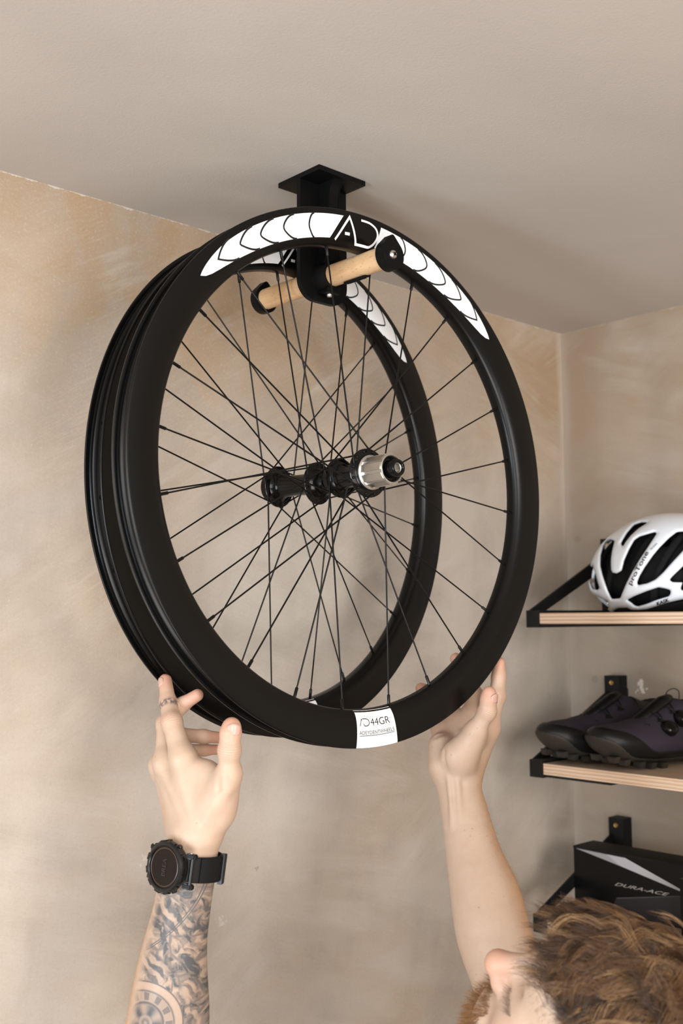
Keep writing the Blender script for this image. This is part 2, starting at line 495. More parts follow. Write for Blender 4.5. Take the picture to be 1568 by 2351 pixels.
def make_wheel(name, C, yaw, lean, phase, label, tilt_holes, hub_kind):
    root = empty(name, C, label, 'wheel', 'wheels hanging on the ceiling peg')
    n = np.array([-math.sin(yaw) * math.cos(lean), -math.cos(yaw) * math.cos(lean), math.sin(lean)])
    u = np.array([math.cos(yaw), -math.sin(yaw), 0])
    v = np.cross(u, n)
    v = v if v[2] > 0 else -v
    Mx = Matrix.Identity(4)
    for i in range(3):
        Mx[i][0], Mx[i][1], Mx[i][2], Mx[i][3] = u[i], -n[i], v[i], C[i]
    root.matrix_world = Mx
    rim = lathe_obj('rim', rim_mesh(), (0, 0, 0), (0, 1, 0), MAT['carbon'], root, seg=256, closed=True, deg=50)
    # nipple holes in the tyre channel
    hole = None
    for i in range(24):
        th = math.radians(phase + 15 * i)
        d = np.array((math.cos(th), 0, math.sin(th)))
        if hole is None:
            V, F = lathe([(0.0, 0.0), (0.0026, 0.0), (0.0032, -0.0004)], (0, 0, 0), (0, 0, 1), 14)
            hole = mesh('spoke_hole', V, F, MAT['hole'], rim)
            o = hole
        else:
            o = hole.copy()
            link(o, rim)
        q = Vector((0, 0, 1)).rotation_difference(Vector(d))
        o.rotation_mode = 'QUATERNION'
        o.rotation_quaternion = q
        o.location = (d * 0.3072 + np.array((0, MIDY, 0))).tolist()
    decals(rim)
    # hub: h values are y in the wheel frame (towards the viewer is negative)
    B = MAT['gloss_black']
    if hub_kind == 'rear':
        fr, fl, Rr, Rl, hr, hl = -0.0035, 0.0465, 0.0290, 0.0240, 0.0255, 0.0208
        prof = [(0.0, -0.006), (0.0205, -0.006), (0.0215, -0.0052), (0.0285, -0.0050), (0.0290, -0.0042), (0.0290, -0.0026), (0.0283, -0.0019),
                (0.0225, -0.0012), (0.0190, 0.0022), (0.0160, 0.008), (0.0138, 0.0135), (0.0132, 0.026), (0.0138, 0.036), (0.0165, 0.0415), (0.0205, 0.0442),
                (0.0234, 0.0450), (0.0240, 0.0457), (0.0240, 0.0473), (0.0234, 0.0480), (0.0190, 0.0490), (0.0172, 0.0510), (0.0172, 0.0600),
                (0.0150, 0.0608), (0.0110, 0.0612), (0.0105, 0.0660), (0.0, 0.0660)]
    else:
        fr, fl, Rr, Rl, hr, hl = -0.026, 0.041, 0.0268, 0.0268, 0.0235, 0.0235
        prof = [(0.0, -0.0520), (0.0095, -0.0520), (0.0100, -0.0512), (0.0100, -0.0440), (0.0135, -0.0430), (0.0150, -0.0400), (0.0150, -0.0340),
                (0.0175, -0.0325), (0.0200, -0.0290), (0.0262, -0.0276), (0.0268, -0.0270), (0.0268, -0.0250), (0.0262, -0.0244), (0.0205, -0.0230),
                (0.0165, -0.0190), (0.0138, -0.0120), (0.0132, 0.0080), (0.0138, 0.0270), (0.0165, 0.0340), (0.0205, 0.0380), (0.0262, 0.0396), (0.0268, 0.0402),
                (0.0268, 0.0420), (0.0262, 0.0426), (0.0200, 0.0440), (0.0185, 0.0460), (0.0185, 0.0560), (0.0160, 0.0568), (0.0105, 0.0575), (0.0100, 0.064), (0.0, 0.064)]
    hub = lathe_obj('hub', prof, (0, 0, 0), (0, 1, 0), B, root, seg=72, deg=25)
    for (fy, rh, sgn) in ((fr, hr, -1), (fl, hl, 1)):        # rivet-like spoke heads on the flange faces
        bits = []
        for k in range(12):
            a = math.radians(phase + 30 * k + (8 if sgn < 0 else 20))
            bits.append(lathe([(0.0, 0.0022), (0.0011, 0.002), (0.0016, 0.0012), (0.0016, 0.0)],
                              (rh * math.cos(a), fy + sgn * 0.0012, rh * math.sin(a)), (0, sgn, 0), 8))
        V, F = merge(bits)
        mesh('spoke_head', V, F, MAT['spoke'], hub, True)
    if hub_kind == 'rear':
        freehub(hub)
    else:
        V, F = merge([tube([(0.0183 * math.cos(a), 0.0462, 0.0183 * math.sin(a)), (0.0183 * math.cos(a), 0.0558, 0.0183 * math.sin(a))], 0.0007, 5)
                      for a in np.arange(36) * 2 * PI / 36])
        mesh('rotor_spline', V, F, MAT['gloss_black'], hub, True)
    # spokes: 24, two flanges; even right flange / odd left flange
    wire = MAT['spoke']
    for i in range(24):
        kind = tilt_holes[i % 4]
        th = math.radians(phase + 15 * i)
        side, dang = kind
        fy, rh = (fr, hr) if side == 'R' else (fl, hl)
        ha = th + math.radians(dang)
        out = (-0.0022 if side == 'R' else 0.0022) * (1 if dang > 0 else -1)
        H = np.array((rh * math.cos(ha), fy + out, rh * math.sin(ha)))
        N = np.array((0.2742 * math.cos(th), MIDY, 0.2742 * math.sin(th)))
        d = (N - H) / np.linalg.norm(N - H)
        e0 = H + np.array((0, -out * 1.3, 0))
        sp = tube_obj('spoke', [e0, H, H + d * 0.006, N - d * 0.009], [0.00105, 0.00115, 0.00105, 0.00095], wire, root, 8)
        V, F = merge([tube([N - d * 0.0118, N - d * 0.011, N + d * 0.0015], [0.0012, 0.00185, 0.00185], 8)])
        auto_smooth(mesh('nipple', V, F, wire, sp), 40)
    return root

def freehub(hub):
    """ribbed silver cassette body with black bore and end cap"""
    S = MAT['silver']
    fh = lathe_obj('freehub_body', [(0.0175, -0.0068), (0.0203, -0.0068), (0.0206, -0.0080), (0.0206, -0.0098), (0.0190, -0.0108), (0.0166, -0.0112), (0.0166, -0.0428),
                                    (0.0171, -0.0434), (0.0171, -0.0444), (0.0156, -0.0448), (0.0150, -0.0440), (0.0150, -0.034)], (0, 0, 0), (0, 1, 0), S, hub, 64, deg=30)
    bits = []
    for k in range(9):
        a = 2 * PI * k / 9 + 0.2
        w = 0.0042 if k else 0.0026
        er = np.array((math.cos(a), 0, math.sin(a)))
        et = np.array((-math.sin(a), 0, math.cos(a)))
        c = [er * rr + et * ww + np.array((0, yy, 0)) for yy in (-0.0110, -0.0432) for rr, ww in ((0.0160, -w), (0.0160, w), (0.0180, w), (0.0180, -w))]
        bits.append(([q.tolist() for q in c], [(0, 1, 2, 3), (7, 6, 5, 4), (0, 4, 5, 1), (1, 5, 6, 2), (2, 6, 7, 3), (3, 7, 4, 0)]))
    V, F = merge(bits)
    mesh('freehub_spline', V, F, S, hub)
    lathe_obj('end_cap', [(0.0150, -0.0370), (0.0146, -0.0395), (0.0105, -0.0405), (0.0102, -0.0420), (0.0100, -0.0545), (0.0092, -0.0560), (0.0070, -0.0560),
                          (0.0062, -0.0552), (0.0060, -0.0400)], (0, 0, 0), (0, 1, 0), MAT['gloss_black'], hub, 48, deg=30)
    lathe_obj('axle_bore', [(0.0060, -0.0535), (0.0052, -0.0530), (0.0050, -0.0420), (0.0, -0.0420)], (0, 0, 0), (0, 1, 0), S, hub, 32)

CEN = 90.8
def decals(rim):
    wht, blk = MAT['decal'], MAT['decal_black']
    for sgn in (1, -1):
        # tapering white band; a = degrees away from the logo
        A = np.array([4.6, 6, 8, 12, 16, 20, 25, 30, 35, 38, 41, 44, 46.5, 48.2, 49.2])
        ro = np.array([.3092, .3092, .3092, .3091, .3090, .3089, .3087, .3086, .3084, .3080, .3071, .3054, .3034, .3014, .2997])
        ri = np.array([.2815, .2815, .2815, .2815, .2816, .2818, .2822, .2829, .2843, .2856, .2871, .2892, .2917, .2950, .2994])
        aa = np.concatenate([np.linspace(4.6, 44, 50), np.linspace(44.5, 49.2, 14)])
        K = 9
        V = []
        for a in aa:
            o, i = np.interp(a, A, ro), np.interp(a, A, ri)
            for k in range(K):
                r = o + (i - o) * k / (K - 1)
                sh = 4.4 * (k / (K - 1)) - 0.2 if sgn > 0 else -1.2 * k / (K - 1) + 2.2      # slanted cut next to the letters
                w = max(0.0, 1 - (a - 4.6) / 7.0)
                V.append((CEN + sgn * (a + sh * w), r))
        V = np.array(V)
        F = []
        for s in range(len(aa) - 1):
            for k in range(K - 1):
                q = (s * K + k, s * K + k + 1, (s + 1) * K + k + 1, (s + 1) * K + k)
                F.append(q if sgn < 0 else q[::-1])
        mesh('decal_band', on_rim(V[:, 0], V[:, 1], 0.00025), F, wht, rim, True)
        arcs = []
        for a0, ro_, a1, rt, a2, ri_, pw, soft in ((37.7, .3091, 43.05, .2987, 37.7, .2856, 1.85, 0), (30.9, .3087, 36.1, .2978, 31.0, .2834, 1.95, 1), (24.6, .3088, 30.0, .2963, 25.0, .2821, 2.0, 4),
                                                    (18.7, .3090, 23.0, .2958, 19.2, .2816, 2.1, 6), (12.9, .3092, 15.25, .2945, 13.7, .2813, 2.0, 6)):
            t_ = np.linspace(0, 1, 16)
            up_ = np.stack([a0 + (a1 - a0) * t_, ro_ - (ro_ - rt) * t_ ** pw], 1)
            dn_ = np.stack([a2 + (a1 - a2) * t_, ri_ + (rt - ri_) * t_ ** pw], 1)[::-1]
            arc = np.concatenate([up_, dn_[1:]])
            for _ in range(soft):
                arc[1:-1] = arc[1:-1] * .5 + (arc[:-2] + arc[2:]) * .25
            arcs.append(arc)
        bits = []
        for arc in arcs:
            q = np.array([(a * 0.295 * PI / 180, r) for a, r in arc])
            rv, rf = ribbon(q, 0.0021)
            bits.append((on_rim(CEN + sgn * np.degrees(rv[:, 0] / 0.295), rv[:, 1], 0.00042).tolist(), rf if sgn > 0 else [f[::-1] for f in rf]))
        V, F = merge(bits)
        mesh('decal_line', V, F, blk, rim)
    # the two-letter logo between the bands: one stroke for both letters, plus a bar
    def stroke(pts, w, n=5, smooth=False):
        q = [(-(th - CEN) * 0.295 * PI / 180, r) for th, r in pts]
        q = np.array(q)
        q = resample(q, n) if smooth else np.concatenate([np.linspace(q[i], q[i + 1], n, endpoint=False) for i in range(len(q) - 1)] + [q[-1:]])
        rv, rf = ribbon(q, w)
        return on_rim(CEN - np.degrees(rv[:, 0] / 0.295), rv[:, 1], 0.0003).tolist(), rf
    bits = [stroke([(97.9, .2800), (93.45, .3090), (91.2, .2790), (87.6, .2795)], 0.0028, 10),
            stroke([(90.0, .3088), (88.4, .3089), (87.2, .3083), (85.7, .3050), (84.95, .2990), (85.0, .2925), (85.8, .2850), (86.8, .2805), (87.6, .2795)], 0.0028, 5, True),
            stroke([(95.0, .2884), (93.5, .2884)], 0.0034, 4)]
    V, F = merge(bits)
    mesh('logo_letters', V, F, wht, rim)
    # white label at the bottom of the rim
    V, F = [], []
    aa, rr = np.linspace(265.9, 277.5, 13), np.linspace(.3166, .2748, 16)
    for a in aa:
        for r in rr:
            V.append((a, r))
    K = len(rr)
    for s in range(len(aa) - 1):
        for k in range(K - 1):
            F.append((s * K + k, (s + 1) * K + k, (s + 1) * K + k + 1, s * K + k + 1))
    V = np.array(V)
    lab = mesh('label_sticker', on_rim(V[:, 0], V[:, 1], 0.00025), F, wht, rim, True)
    bits = []
    def put(V2, F2, ac, rbase):
        th = ac + np.degrees(V2[:, 0] / 0.295)
        r = rbase - V2[:, 1]
        return on_rim(th, r, 0.00045).tolist(), F2
    def fit(txt, width, height, off):
        V2, F2 = text_mesh(txt, 1.0, off)
        V2 = V2[:, :2]
        mn, mx = V2.min(0), V2.max(0)
        V2 = (V2 - mn) / (mx - mn) * np.array((width, height))
        return V2, F2
    V2, F2 = fit('44GR', 0.0305, 0.0080, -0.006)
    V2[:, 0] += 0.0165 - 0.0235
    bits.append(put(V2, F2, 271.4, .2920))
    for st, w in (([(-0.0235, 0), (-0.0205, 0.0080), (-0.0166, 0), (-0.0128, 0)], 0.0009),
                  ([(-0.0190, 0.0080), (-0.0130, 0.0079), (-0.0100, 0.0066), (-0.0090, 0.0040), (-0.0100, 0.0014), (-0.0128, 0.0)], 0.0009)):
        q = resample(st, 4) if len(st) > 4 else np.array(st)
        rv, rf = ribbon(q, w)
        bits.append(put(rv, rf, 271.4, .2920))
    V2, F2 = fit('ADEYDENTWHEELS', 0.053, 0.0042, -0.004)
    V2[:, 0] -= 0.0265
    bits.append(put(V2, F2, 271.7, .3017))
    rv, rf = ribbon(np.stack([np.linspace(-.0265, .0265, 14), np.full(14, -.0013)], 1), 0.0006)
    bits.append(put(rv, rf, 271.7, .3017))
    V, F = merge(bits)
    mesh('label_lettering', V, F, blk, rim)

# lacing per four neighbouring nipples: (flange, degrees from nipple to hub hole)
make_wheel('bicycle_wheel', (-0.8707, -0.3394, 2.0090), 0.0415, 0.0167, 8.9,
           'black deep rim rear bicycle wheel with silver freehub, nearer of the two on the peg',
           [('R', -60), ('L', -92), ('R', 60), ('L', 92)], 'rear')
make_wheel('bicycle_wheel', (-0.8553, -0.2066, 2.0095), -0.1337, -0.0178, 7.6,
           'black deep rim front bicycle wheel hanging behind the wheel with silver freehub',
           [('R', -60), ('L', -90), ('R', 60), ('L', 90)], 'front')

# ---------------------------------------------------------------- ceiling mount with wooden peg
def mount():
    K = MAT['plastic']
    x0, y0, zp = -0.851, -0.2412, 2.2712
    root = empty('wheel_hanger', (x0, y0, 2.4), 'black ceiling bracket with a beech peg through it, carrying both wheels', 'hanger')
    def loc(o):
        o.matrix_parent_inverse = root.matrix_basis.inverted()
        return o
    loc(box('ceiling_plate', (x0 - .040, x0 + .040, y0 - .040, y0 + .040, 2.3935, 2.4), K, root, 0.0012))
    for sx in (-1, 1):
        for sy in (-1, 1):
            o = lathe_obj('screw_hole', [(0.0032, 0.0001), (0.0030, -0.0002), (0.0, -0.0002)], (x0 + sx * .031, y0 + sy * .031, 2.3935), (0, 0, -1), MAT['hole'], root, 20)
            loc(o)
    # upright web: 80 mm wide plate with rounded lower corners
    zb, R = 2.2395, 0.026
    ol = [(-.040, 2.394), (-.040, zb + R)]
    ol += [(-.040 + R - R * math.cos(t), zb + R - R * math.sin(t)) for t in np.linspace(0.1, PI / 2, 10)]
    ol += [(.040 - R + R * math.sin(t), zb + R - R * math.cos(t)) for t in np.linspace(0, PI / 2 - 0.1, 10)]
    ol += [(.040, zb + R), (.040, 2.394)]
    web = auto_smooth(bmobj('web', prism(ol, (x0, y0 - .0035, 0), (1, 0, 0), (0, 0, 1), (0, 1, 0), 0.007, 0.0008), K, root), 30)
    loc(web)
    # boss around the peg, both sides, and the rib rising to the plate
    for s in (-1, 1):
        o = lathe_obj('boss', [(0.0215, 0.0034), (0.0206, 0.010), (0.0190, 0.0205), (0.0182, 0.0225), (0.0142, 0.0225), (0.0142, 0.003)],
                      (x0, y0, zp), (0, s, 0), K, root, 48, deg=30)
        loc(o)
        ol = [(0.0034, 2.284), (0.0225, 2.284), (0.0225, 2.372), (0.0245, 2.383), (0.0290, 2.390), (0.0340, 2.394), (0.0034, 2.394)]
        loc(auto_smooth(bmobj('rib', prism([(s * a, b) for a, b in ol], (x0 - .0085, y0, 0), (0, 1, 0), (0, 0, 1), (1, 0, 0), 0.017, 0.0008), K, root), 30))
        # flared neck between rib and boss
        ol = [(-.0085, 2.312), (-.0095, 2.302), (-.0125, 2.294), (-.0185, 2.284), (.0185, 2.284), (.0125, 2.294), (.0095, 2.302), (.0085, 2.312)]
        loc(auto_smooth(bmobj('neck', prism(ol, (x0, y0 + s * .0034, 0), (1, 0, 0), (0, 0, 1), (0, s, 0), 0.0185, 0.0006), K, root), 30))
    loc(box('screw_pad', (x0 - .011, x0 + .011, y0 - .0225, y0 - .003, zp - .0232, zp - .017), K, root, 0.001))
    o = lathe_obj('clamp_screw', [(0.0, .0032), (0.0028, .0030), (0.0040, .0014), (0.0041, 0.0), (0.0041, -.001)], (x0, y0 - .0135, zp - .0232), (0, 0, -1), MAT['screw'], root, 24)
    loc(o)
    # peg
    peg = lathe_obj('peg', [(0.0, -.1195), (0.0138, -.1195), (0.0138, .1175), (0.0, .1175)], (x0, y0, zp), (0, 1, 0), MAT['beech'], root, 48)
    loc(peg)
    # tear-drop stops at both ends
    Rc, tipz, rt = 0.0186, 0.0245, 0.0042
    dist = tipz - rt
    al = math.asin((Rc - rt) / dist)
    ol = [(Rc * math.cos(t), Rc * math.sin(t)) for t in np.linspace(PI - al, 2 * PI + al, 40)]
    ol += [(rt * math.cos(t), dist + rt * math.sin(t)) for t in np.linspace(al, PI - al, 10)]
    for s, yy in ((-1, y0 - .1195), (1, y0 + .1175)):
        cap = auto_smooth(bmobj('end_stop', prism(ol, (x0, yy - s * 0.004, zp), (1, 0, 0), (0, 0, 1), (0, s, 0), 0.0115, 0.0016), K, root), 30)
        loc(cap)
        o = lathe_obj('cap_screw', [(0.0, .0034), (0.0022, .0033), (0.0044, .0024), (0.0056, .0006), (0.0057, -.001)], (x0, yy + s * .0075, zp), (0, s, 0), MAT['screw'], root, 28)
        loc(o)
        V, F = merge([([(x0 + sx * c - sz * d, yy + s * .0112, zp + sx * d + sz * c) for sx, sz in ((-.0028, -.0006), (.0028, -.0006), (.0028, .0006), (-.0028, .0006))], [(0, 1, 2, 3)])
                      for c, d in ((0.5, 0.866), (0.866, -0.5))])
        loc(mesh('screw_slot', V, F, MAT['hole'], root))
        for rr in (0.0095, 0.0145):
            V, F = lathe([(rr - .0004, .0), (rr, .0003), (rr + .0004, .0)], (x0, yy + s * .0075, zp), (0, s, 0), 40)
            loc(mesh('end_stop_ring', V, F, K, root, True))
    # name tag under the peg with raised letters
    ex, ey = np.array((0, -1.0, 0)), np.array((0.94, 0, 0.34))
    ez = np.cross(ex, ey)
    ez = -ez if ez[2] > 0 else ez
    o0 = np.array((x0 + 0.0015, y0 - .045, zp - .0128)) + np.array((-.0065, 0, -.0025))
    tagp = auto_smooth(bmobj('name_tag', prism([(0, 0), (.036, 0), (.036, .0125), (0, .0125)], o0, ex, ey, ez, 0.0032, 0.0005), K, root), 30)
    loc(tagp)
    V2, F2 = text_mesh('RSONNA', 1.0)
    mn, mx = V2[:, :2].min(0), V2[:, :2].max(0)
    V2 = (V2[:, :2] - mn) / (mx - mn) * np.array((.031, .0068))
    bm = bmesh.new()
    V3 = [o0 + ez * .0032 + ex * (.0025 + a) + ey * (.0027 + b) for a, b in V2]
    vs = [bm.verts.new(q.tolist()) for q in V3]
    for f in F2:
        try:
            bm.faces.new([vs[i] for i in f])
        except ValueError:
            pass
    r = bmesh.ops.extrude_face_region(bm, geom=list(bm.faces))
    bmesh.ops.translate(bm, verts=[g for g in r['geom'] if isinstance(g, bmesh.types.BMVert)], vec=(ez * .0008).tolist())
    loc(bmobj('raised_letters', bm, K, root))
mount()

# ---------------------------------------------------------------- voxel sculpting: smooth-union fields polygonised with surface nets
def _v(a):
    return np.asarray(a, float)

class Cone:
    """tapered capsule"""
    def __init__(s, a, b, ra, rb, k=0.010, g=None, sub=False):
        s.a, s.b, s.ra, s.rb, s.k, s.g, s.sub = _v(a), _v(b), ra, rb, k, g, sub
        s.ba = s.b - s.a
        s.l2 = max(s.ba @ s.ba, 1e-12)
    def box(s):
        r = max(s.ra, s.rb)
        return np.minimum(s.a, s.b) - r, np.maximum(s.a, s.b) + r
    def __call__(s, P):
        q = P - s.a
        t = np.clip(q @ s.ba / s.l2, 0, 1)
        return np.linalg.norm(q - t[:, None] * s.ba, axis=1) - (s.ra + (s.rb - s.ra) * t)

class Ell:
    """ellipsoid with optional axes (rows of A)"""
    def __init__(s, c, r, A=None, k=0.010, g=None, sub=False):
        s.c, s.r, s.k, s.g, s.sub = _v(c), _v(r), k, g, sub
        s.A = np.eye(3) if A is None else _v(A)
    def box(s):
        m = s.r.max()
        return s.c - m, s.c + m
    def __call__(s, P):
        q = (P - s.c) @ s.A.T
        k0 = np.linalg.norm(q / s.r, axis=1)
        k1 = np.linalg.norm(q / (s.r ** 2), axis=1)
        return np.where(k1 > 1e-9, k0 * (k0 - 1) / np.maximum(k1, 1e-9), -s.r.min())

def smin(a, b, k):
    h = np.maximum(k - np.abs(a - b), 0) / k
    return np.minimum(a, b) - h * h * k * 0.25

def field(prims):
    def f(P, act):
        base = None
        grp = {}
        subs = []
        for i in act:
            p = prims[i]
            d = p(P)
            if p.sub:
                subs.append((d, p.k))
            elif p.g is not None:
                grp[p.g] = d if p.g not in grp else smin(grp[p.g], d, p.k)
            else:
                base = d if base is None else smin(base, d, p.k)
        big = np.full(len(P), 1.0)
        base = big if base is None else base
        res = base
        for g in sorted(grp):
            res = np.minimum(res, smin(base, grp[g], 0.009))
        for d, k in subs:
            res = -smin(-res, d, k)
        return res
    return f

def polygonise(f, boxes, h, margin=0.012, n=16, smooth=1):
    """f(P, active indices) -> distance; boxes: per primitive (lo, hi). Sparse surface nets."""
    lo = np.min([b[0] for b in boxes], 0) - 3 * h
    B = n * h
    half = B * 0.5 * math.sqrt(3)
    blocks = set()
    for b0, b1 in boxes:
        i0 = np.floor((b0 - margin - lo) / B).astype(int)
        i1 = np.floor((b1 + margin - lo) / B).astype(int)
        for i in range(i0[0], i1[0] + 1):
            for j in range(i0[1], i1[1] + 1):
                for k in range(i0[2], i1[2] + 1):
                    blocks.add((i, j, k))
    g = np.arange(-1, n + 2)
    L = n + 3
    off = np.stack(np.meshgrid(g, g, g, indexing='ij'), -1).reshape(-1, 3)
    bl = np.array([b[0] for b in boxes])
    bh = np.array([b[1] for b in boxes])
    keys, pos, quads = [], [], []
    BIG = 1 << 20
    def key(c):
        c = c + 4
        return (c[:, 0] * BIG + c[:, 1]) * BIG + c[:, 2]
    cen = np.array(sorted(blocks))
    for ib in cen:
        c0 = lo + (ib + 0.5) * B
        dist = np.linalg.norm(np.maximum(np.maximum(bl - c0, c0 - bh), 0), axis=1)
        act = np.nonzero(dist < half + margin + 3 * h)[0]
        if not len(act):
            continue
        dc = f(c0[None], act)[0]
        if abs(dc) > half * 1.5 + margin:
            continue
        base = ib * n
        S = f(lo + (base + off) * h, act).reshape(L, L, L)
        ins = S < 0
        if ins.all() or not ins.any():
            continue
        # cells
        c8 = [ins[a:L - 1 + a, b:L - 1 + b, c:L - 1 + c] for a in (0, 1) for b in (0, 1) for c in (0, 1)]
        cnt = sum(q.astype(np.int8) for q in c8)
        ci = np.argwhere((cnt > 0) & (cnt < 8))
        if not len(ci):
            continue
        acc = np.zeros((len(ci), 3))
        num = np.zeros(len(ci))
        corners = [np.array((a, b, c)) for a in (0, 1) for b in (0, 1) for c in (0, 1)]
        for ca in corners:
            for ax in range(3):
                if ca[ax] == 0:
                    cb = ca.copy()
                    cb[ax] = 1
                    sa = S[tuple((ci + ca).T)]
                    sb = S[tuple((ci + cb).T)]
                    m = (sa < 0) != (sb < 0)
                    t = np.where(m, sa / np.where(m, sa - sb, 1), 0)
                    w = ca[None] + t[:, None] * (cb - ca)[None]
                    acc[m] += w[m]
                    num[m] += 1
        keys.append(key(base + ci - 1))
        pos.append(lo + (base + ci - 1 + acc / num[:, None]) * h)
        # quads on edges owned by this block
        own = slice(1, n + 1)
        for ax in range(3):
            a0 = ins[own, own, own]
            sl = [own, own, own]
            sl[ax] = slice(2, n + 2)
            a1 = ins[tuple(sl)]
            e = np.argwhere(a0 != a1)
            if not len(e):
                continue
            u, v = (ax + 1) % 3, (ax + 2) % 3
            du = np.zeros(3, int)
            du[u] = 1
            dv = np.zeros(3, int)
            dv[v] = 1
            g0 = base + e
            q = np.stack([key(g0 - du - dv), key(g0 - dv), key(g0), key(g0 - du)], 1)
            flip = ~a0[tuple(e.T)]
            q[flip] = q[flip][:, ::-1]
            quads.append(q)
    K = np.concatenate(keys)
    Pp = np.concatenate(pos)
    Q = np.concatenate(quads)
    uk, idx = np.unique(K, return_index=True)
    V = Pp[idx]
    F = np.searchsorted(uk, Q)
    F = np.minimum(F, len(uk) - 1)
    F = F[(uk[F] == Q).all(1)]
    for _ in range(smooth):
        s = np.zeros_like(V)
        c = np.zeros(len(V))
        for a, b in ((0, 1), (1, 2), (2, 3), (3, 0)):
            np.add.at(s, F[:, a], V[F[:, b]])
            np.add.at(s, F[:, b], V[F[:, a]])
            np.add.at(c, F[:, a], 1)
            np.add.at(c, F[:, b], 1)
        V = V + 0.5 * (s / np.maximum(c, 1)[:, None] - V)
    return V, F

def sculpt(name, prims, h, m, parent=None, smooth=1):
    V, F = polygonise(field(prims), [p.box() for p in prims if not p.sub] if False else [p.box() for p in prims], h, smooth=smooth)
    return mesh(name, V, F, m, parent, True), V, F

def poly_sd(P, poly):
    """signed distance of 2D points to a polygon (negative inside)"""
    A = np.asarray(poly, float)
    Bp = np.roll(A, -1, 0)
    d = np.full(len(P), 1e9)
    inside = np.zeros(len(P), bool)
    for a, b in zip(A, Bp):
        e = b - a
        w = P - a
        t = np.clip(w @ e / (e @ e), 0, 1)
        d = np.minimum(d, np.linalg.norm(w - t[:, None] * e, axis=1))
        c = (a[1] <= P[:, 1]) != (b[1] <= P[:, 1])
        xi = a[0] + (P[:, 1] - a[1]) * e[0] / (e[1] if abs(e[1]) > 1e-12 else 1e-12)
        inside ^= c & (P[:, 0] < xi)
    return np.where(inside, -d, d)

# ---------------------------------------------------------------- shelves on triangular brackets
XS = -0.26
TOPS = [1.8467, 1.5972, 1.3450]
def shelves():
    K = MAT['steel_black']
    where = ['top', 'middle', 'lowest']
    what = ['white helmet', 'pair of dark cycling shoes', 'black component boxes']
    for i, z in enumerate(TOPS):
        b = box('shelf_board', (XS, -0.002, -1.15, -0.1263, z - 0.0186, z), MAT['ply'], None, 0.0008, 1)
        tag(b, 'pale plywood shelf board carrying the %s, %s of the three' % (what[i], where[i]), 'shelf', 'plywood shelves on the right wall')
        for end, y1 in (('left', -0.0985), ('right', -0.1263 - 0.99)):
            root = empty('shelf_bracket', (0, y1 - 0.014, z),
                         ('black steel triangle bracket at the corner end of the %s shelf' if end == 'left' else 'black steel triangle bracket at the far right end of the %s shelf') % where[i],
                         'bracket', 'black shelf brackets on the right wall')
            y0 = y1 - 0.0278
            def loc(o):
                o.matrix_parent_inverse = root.matrix_basis.inverted()
                return o
            zt = [1.9842, 1.7318, 1.4765][i]
            if end == 'left':
                loc(box('arm', (XS - .0005, 0, y0, y1, z - 0.0245, z + 0.0045), K, root, 0.0012))
                loc(box('support_plate', (XS + 0.002, -0.003, y0 - 0.13, y0, z - 0.0225, z - 0.0188), K, root))
            else:
                loc(box('arm', (XS - .0005, 0, y0, y1, z - 0.0245 - 0.02, z - 0.0188), K, root, 0.0012))
            loc(box('upright', (-0.028, 0, y0, y1 + .003, z + 0.0046 if end == 'left' else z, zt), K, root, 0.001))
            # sloping strut
            a = np.array((XS + 0.004, 0, z + 0.004))
            c = np.array((-0.014, 0, zt - 0.030))
            ol = [a, a + np.array((0.045, 0, 0)), c + np.array((0, 0, -0.020)), c + np.array((0, 0, 0.008))]
            bm = prism([(q[0], q[2]) for q in ol], (0, y1 - 0.0055, 0), (1, 0, 0), (0, 0, 1), (0, 1, 0), 0.005, 0.0006)
            loc(auto_smooth(bmobj('strut', bm, K, root), 30))
            s = lathe_obj('wall_screw', [(0.0, .0022), (0.0018, .0022), (0.0022, .0006), (0.0042, .0012), (0.0046, 0.0)], (-0.028, (y0 + y1) / 2 + .001, zt - 0.0125), (-1, 0, 0), MAT['brass'], root, 20)
            loc(s)
    r = box('back_rail', (-0.0045, 0, -1.15, -0.1263, TOPS[0], TOPS[0] + 0.012), K, None)
    tag(r, 'thin black steel rail along the wall at the back of the top shelf', 'rail')
shelves()

